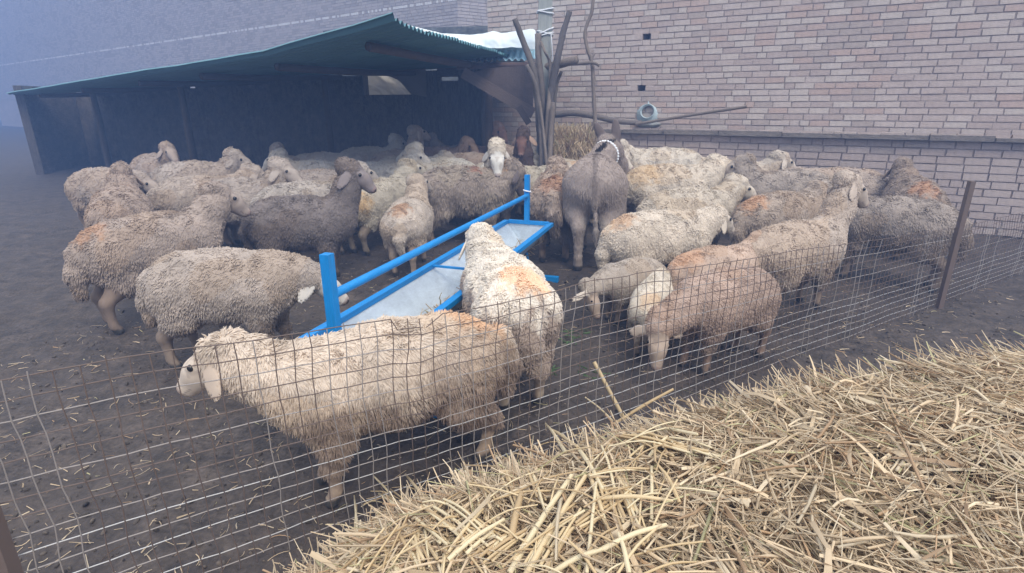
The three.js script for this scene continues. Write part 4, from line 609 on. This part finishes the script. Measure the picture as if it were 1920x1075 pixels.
// ---------------------------------------------------------------- straw stack in the foreground
{
  const g = thing('straw_stack', 'stack of dry yellow straw in front of the wire fence', 'straw'), r = RNG(2024);
  // ridge seen from the camera, as a height field over the ground
  const ridge = x => clamp(1.02 + .25 * x, .72, 1.75), crest = x => lerpTable([[-1.1, .05], [-.62, .30], [-.42, .46], [-.28, .555], [-.1, .62], [.1, .66], [.35, .715], [.8, .775], [1.6, .78], [2.6, .71]], x);
  const Hf = (x, D) => { const R = ridge(x), c = crest(x); const e = D - R; let y = e < 0 ? c - .10 * Math.min(1, e * e * 1.2) : c * (1 - smooth(0, .62, e)) ; return y + .022 * fbm(x * 5, D * 5, 3) + .012 * ns(x * 15, D * 15, 1); };
  const gm = grid(110, 60, (u, v) => { const x = -1.25 + 4.1 * u, D = .15 + 2.25 * v * (.65 + .35 * u); return W(x, Math.max(-.03, Hf(x, D) - .035), D); });
  mesh('straw_core', gm, mat([.42, .31, .18], .95, { map: texGrain }), g);
  const nrm = (x, D) => { const e = .02; return new THREE.Vector3(-(Hf(x + e, D) - Hf(x - e, D)) / (2 * e), 1, (Hf(x, D + e) - Hf(x, D - e)) / (2 * e)).normalize(); };
  const it = [], big = [];
  // bundles: groups of stalks lying together, plus single crossing stalks
  for (let b = 0; b < 2600; b++) {
    const x = -.95 + 3.3 * r() ** 1.15, D = .34 + r() * (ridge(x) + .22 - .34), n = nrm(x, D), ang = r() * 6.2832, k = 4 + Math.floor(r() * 9), dir0 = new THREE.Vector3(Math.cos(ang), 0, Math.sin(ang)), pitch = (r() - .4) * .35;
    for (let i = 0; i < k; i++) {
      const dir = dir0.clone().add(new THREE.Vector3((r() - .5) * .35, 0, (r() - .5) * .35)).addScaledVector(n, pitch + (r() - .5) * .25), len = .05 + .2 * r() * r() + .03, side = new THREE.Vector3(-dir0.z, 0, dir0.x).multiplyScalar((r() - .5) * .05);
      const p = W(x, 0, D).add(side).addScaledVector(dir0, (r() - .5) * .08); p.y = Hf(p.x, -p.z) - .03 + r() * .03; p.addScaledVector(dir, -len * .4);
      it.push(stalkMatrix(p, dir, len, (r() < .3 ? .0024 + .002 * r() : .0009 + .0013 * r()), r));
    }
  }
  for (let i = 0; i < 9000; i++) { const x = -.95 + 3.3 * r(), D = .34 + r() * (ridge(x) + .2 - .34), a = r() * 6.2832, n = nrm(x, D), dir = new THREE.Vector3(Math.cos(a), 0, Math.sin(a)).addScaledVector(n, (r() - .35) * .9), len = .05 + .13 * r(); it.push(stalkMatrix(W(x, Hf(x, D) - .012 + r() * .02, D).addScaledVector(dir, -len * .4), dir, len, (.0006 + .0011 * r()), r)); }
  // ends fanning out over the far edge
  for (let i = 0; i < 900; i++) { const x = -.8 + 2.9 * r(), D = ridge(x) + .02 + r() * .14, y = Hf(x, D), dir = new THREE.Vector3((r() - .62) * 1.3, .1 + r() * .6, -(.5 + r())), len = .04 + .09 * r(); it.push(stalkMatrix(W(x, y - .03, D), dir, len, .0008 + .0014 * r(), r)); }
  strawStuff(g, it, r);
  // prominent stalks, each its own piece
  const SM = [[.58, .45, .26], [.50, .37, .2], [.62, .52, .33], [.42, .30, .16]].map(c => mat(c, .6));
  const put = (pts, rad, m) => mesh('stalk', limb(pts, rad, 7, 3, .12, pts[0].x * 50), SM[m], g);
  const on = (px, py, lift = .02) => { for (let D = .4; D < 2.4; D += .01) { const q = onD(px, py, D); if (q.y < Hf(q.x, D) + lift) return q; } return null; };
  { const b = on(1170, 785, 0), t = onD(1114, 679, -b.z + .12), d = b.clone().sub(t); put([t, t.clone().addScaledVector(d, .5), b, b.clone().addScaledVector(d, .3)], [.0098, .0102, .0098], 0); }
  for (const [a, b, w, m] of [[[955, 1075], [1072, 892], .0075, 2], [[985, 1080], [1098, 893], .007, 0], [[1030, 1078], [1130, 1030], .006, 2], [[1130, 1030], [1250, 985], .006, 2], [[1100, 1075], [1118, 905], .0042, 2], [[1025, 803], [1082, 838], .006, 0], [[1082, 838], [1130, 918], .006, 2], [[985, 930], [1000, 818], .004, 2], [[840, 1050], [945, 975], .0055, 2], [[828, 1056], [905, 955], .0045, 0], [[1115, 822], [1262, 855], .005, 1], [[1120, 935], [1262, 940], .005, 0], [[958, 1010], [978, 925], .009, 3], [[665, 1060], [668, 945], .005, 0], [[676, 1062], [664, 930], .004, 2], [[750, 950], [700, 893], .005, 2], [[830, 985], [760, 890], .0055, 0], [[1215, 860], [1251, 820], .0045, 2], [[1222, 975], [1222, 875], .004, 2], [[1060, 848], [1023, 795], .006, 2], [[1150, 790], [1097, 745], .0045, 2], [[1200, 745], [1185, 712], .004, 2], [[1145, 800], [1263, 730], .009, 1], [[915, 1010], [942, 1015], .004, 2], [[700, 975], [725, 1000], .006, 1], [[1180, 1075], [1160, 1000], .005, 2]])
    { const q0 = on(...a, .018); if (!q0) continue; const q2 = on(...b, .024) || onD(...b, -q0.z + .05); put([q0, q0.clone().lerp(q2, .5).add(new THREE.Vector3(0, .008, 0)), q2], [w * .85, w * .85, w * .7], m); };
  for (const [x0, y0, x1, y1, dx, dy, n, sp] of [[690, 900, 860, 960, 95, 72, 34, 14], [860, 850, 1000, 900, 26, 70, 26, 12], [700, 985, 800, 1050, 20, 60, 14, 26], [950, 1040, 1040, 1075, 60, -95, 8, 8], [1090, 880, 1180, 940, 30, 75, 16, 14], [1150, 800, 1260, 850, 90, 22, 14, 16], [1040, 960, 1130, 1010, 55, -40, 10, 16], [830, 1010, 930, 1065, 60, -45, 10, 14]])
    for (let i = 0; i < n; i++) { const px = x0 + (x1 - x0) * r(), py = y0 + (y1 - y0) * r(), q0 = on(px, py, .014), k = .7 + .6 * r(), q1 = on(px + dx * k + (r() - .5) * sp, py + dy * k + (r() - .5) * sp, .02); if (!q0 || !q1) continue; const w = .0026 + .0026 * r() * r(); put([q0, q0.clone().lerp(q1, .5).add(new THREE.Vector3(0, .006 * r(), 0)), q1], [w, w, w * .85], Math.floor(r() * 4)); }
  for (let i = 0; i < 110; i++) { const px = 640 + r() * 640, lim = lerpTable([[640, 985], [720, 925], [850, 885], [1000, 815], [1150, 765], [1280, 735]], px), py = lim + r() * (1080 - lim), p = on(px, py, .012) || on(px, py + 60, .012), a = r() * 6.28, L = .06 + r() * .12, d = new THREE.Vector3(Math.cos(a), 0, Math.sin(a)).multiplyScalar(L / 2), n = (r() - .4) * .05, q0 = p.clone().sub(d), q1 = p.clone().add(d); q0.y = Hf(q0.x, -q0.z) + .008; q1.y = Hf(q1.x, -q1.z) + .012 + Math.max(0, n); const mid = q0.clone().lerp(q1, .5); mid.y += .006 + .012 * r(); const w = .0018 + .002 * r() * r(); put([q0, mid, q1], [w, w * .95, w * .8], Math.floor(r() * 4)); }
}

// ---------------------------------------------------------------- litter on the mud
{
  const r = RNG(55), it = [], g = new THREE.Group(); g.name = 'ground_litter'; g.userData = { kind: 'stuff', label: 'bits of straw and dung trodden into the mud', category: 'litter' }; scene.add(g);
  for (let i = 0; i < 2600; i++) { const x = -3 + 7 * r(), D = 1.3 + 5.5 * r() * r(), a = r() * 6.28; it.push(stalkMatrix(W(x, bumpY(x, -D) + .004, D), new THREE.Vector3(Math.cos(a), .06 * (r() - .3), Math.sin(a)), .02 + .06 * r(), .0008 + .0012 * r(), r)); } strawStuff(g, it, r, 'trodden_straw');
  const dg = new THREE.IcosahedronGeometry(1, 1), n = 5200, im = new THREE.InstancedMesh(dg, mat([1, 1, 1], .85), n); for (let i = 0; i < n; i++) { const x = -3 + 7 * r(), D = 1.2 + 6 * r() ** 1.6, s = .004 + .009 * r() * r(); M4.compose(W(x, bumpY(x, -D) + s * .3, D), Q.setFromEuler(new THREE.Euler(r() * 6, r() * 6, r() * 6)), new THREE.Vector3(s * (1 + r()), s * .7, s)); im.setMatrixAt(i, M4); const v = .5 + r(); im.setColorAt(i, lin(.085 * v, .068 * v, .053 * v)); } im.name = 'dung_pellets'; im.userData.kind = 'stuff'; im.castShadow = im.receiveShadow = true; g.add(im);
  const gi = []; for (const [px, py, k] of [[1078, 625, 22], [1066, 640, 16], [1022, 695, 22], [1110, 700, 8]]) { const c = ray(px, py), t = -EYE / c[1]; for (let i = 0; i < k; i++) { const x = c[0] * t + (r() - .5) * .12, D = c[2] * t + (r() - .5) * .12, a = r() * 6.28; gi.push(stalkMatrix(W(x, bumpY(x, -D) + .003, D), new THREE.Vector3(Math.cos(a), .3 * r(), Math.sin(a)), .03 + .04 * r(), .003, r)); } }
  const gm = new THREE.InstancedMesh(strawGeos[3], mat([.07, .13, .04], .7), gi.length); gi.forEach((m, k) => gm.setMatrixAt(k, m)); gm.name = 'green_leaves'; gm.userData.kind = 'stuff'; gm.castShadow = gm.receiveShadow = true; g.add(gm);
}
shadows(scene);
renderer.render(scene, camera);
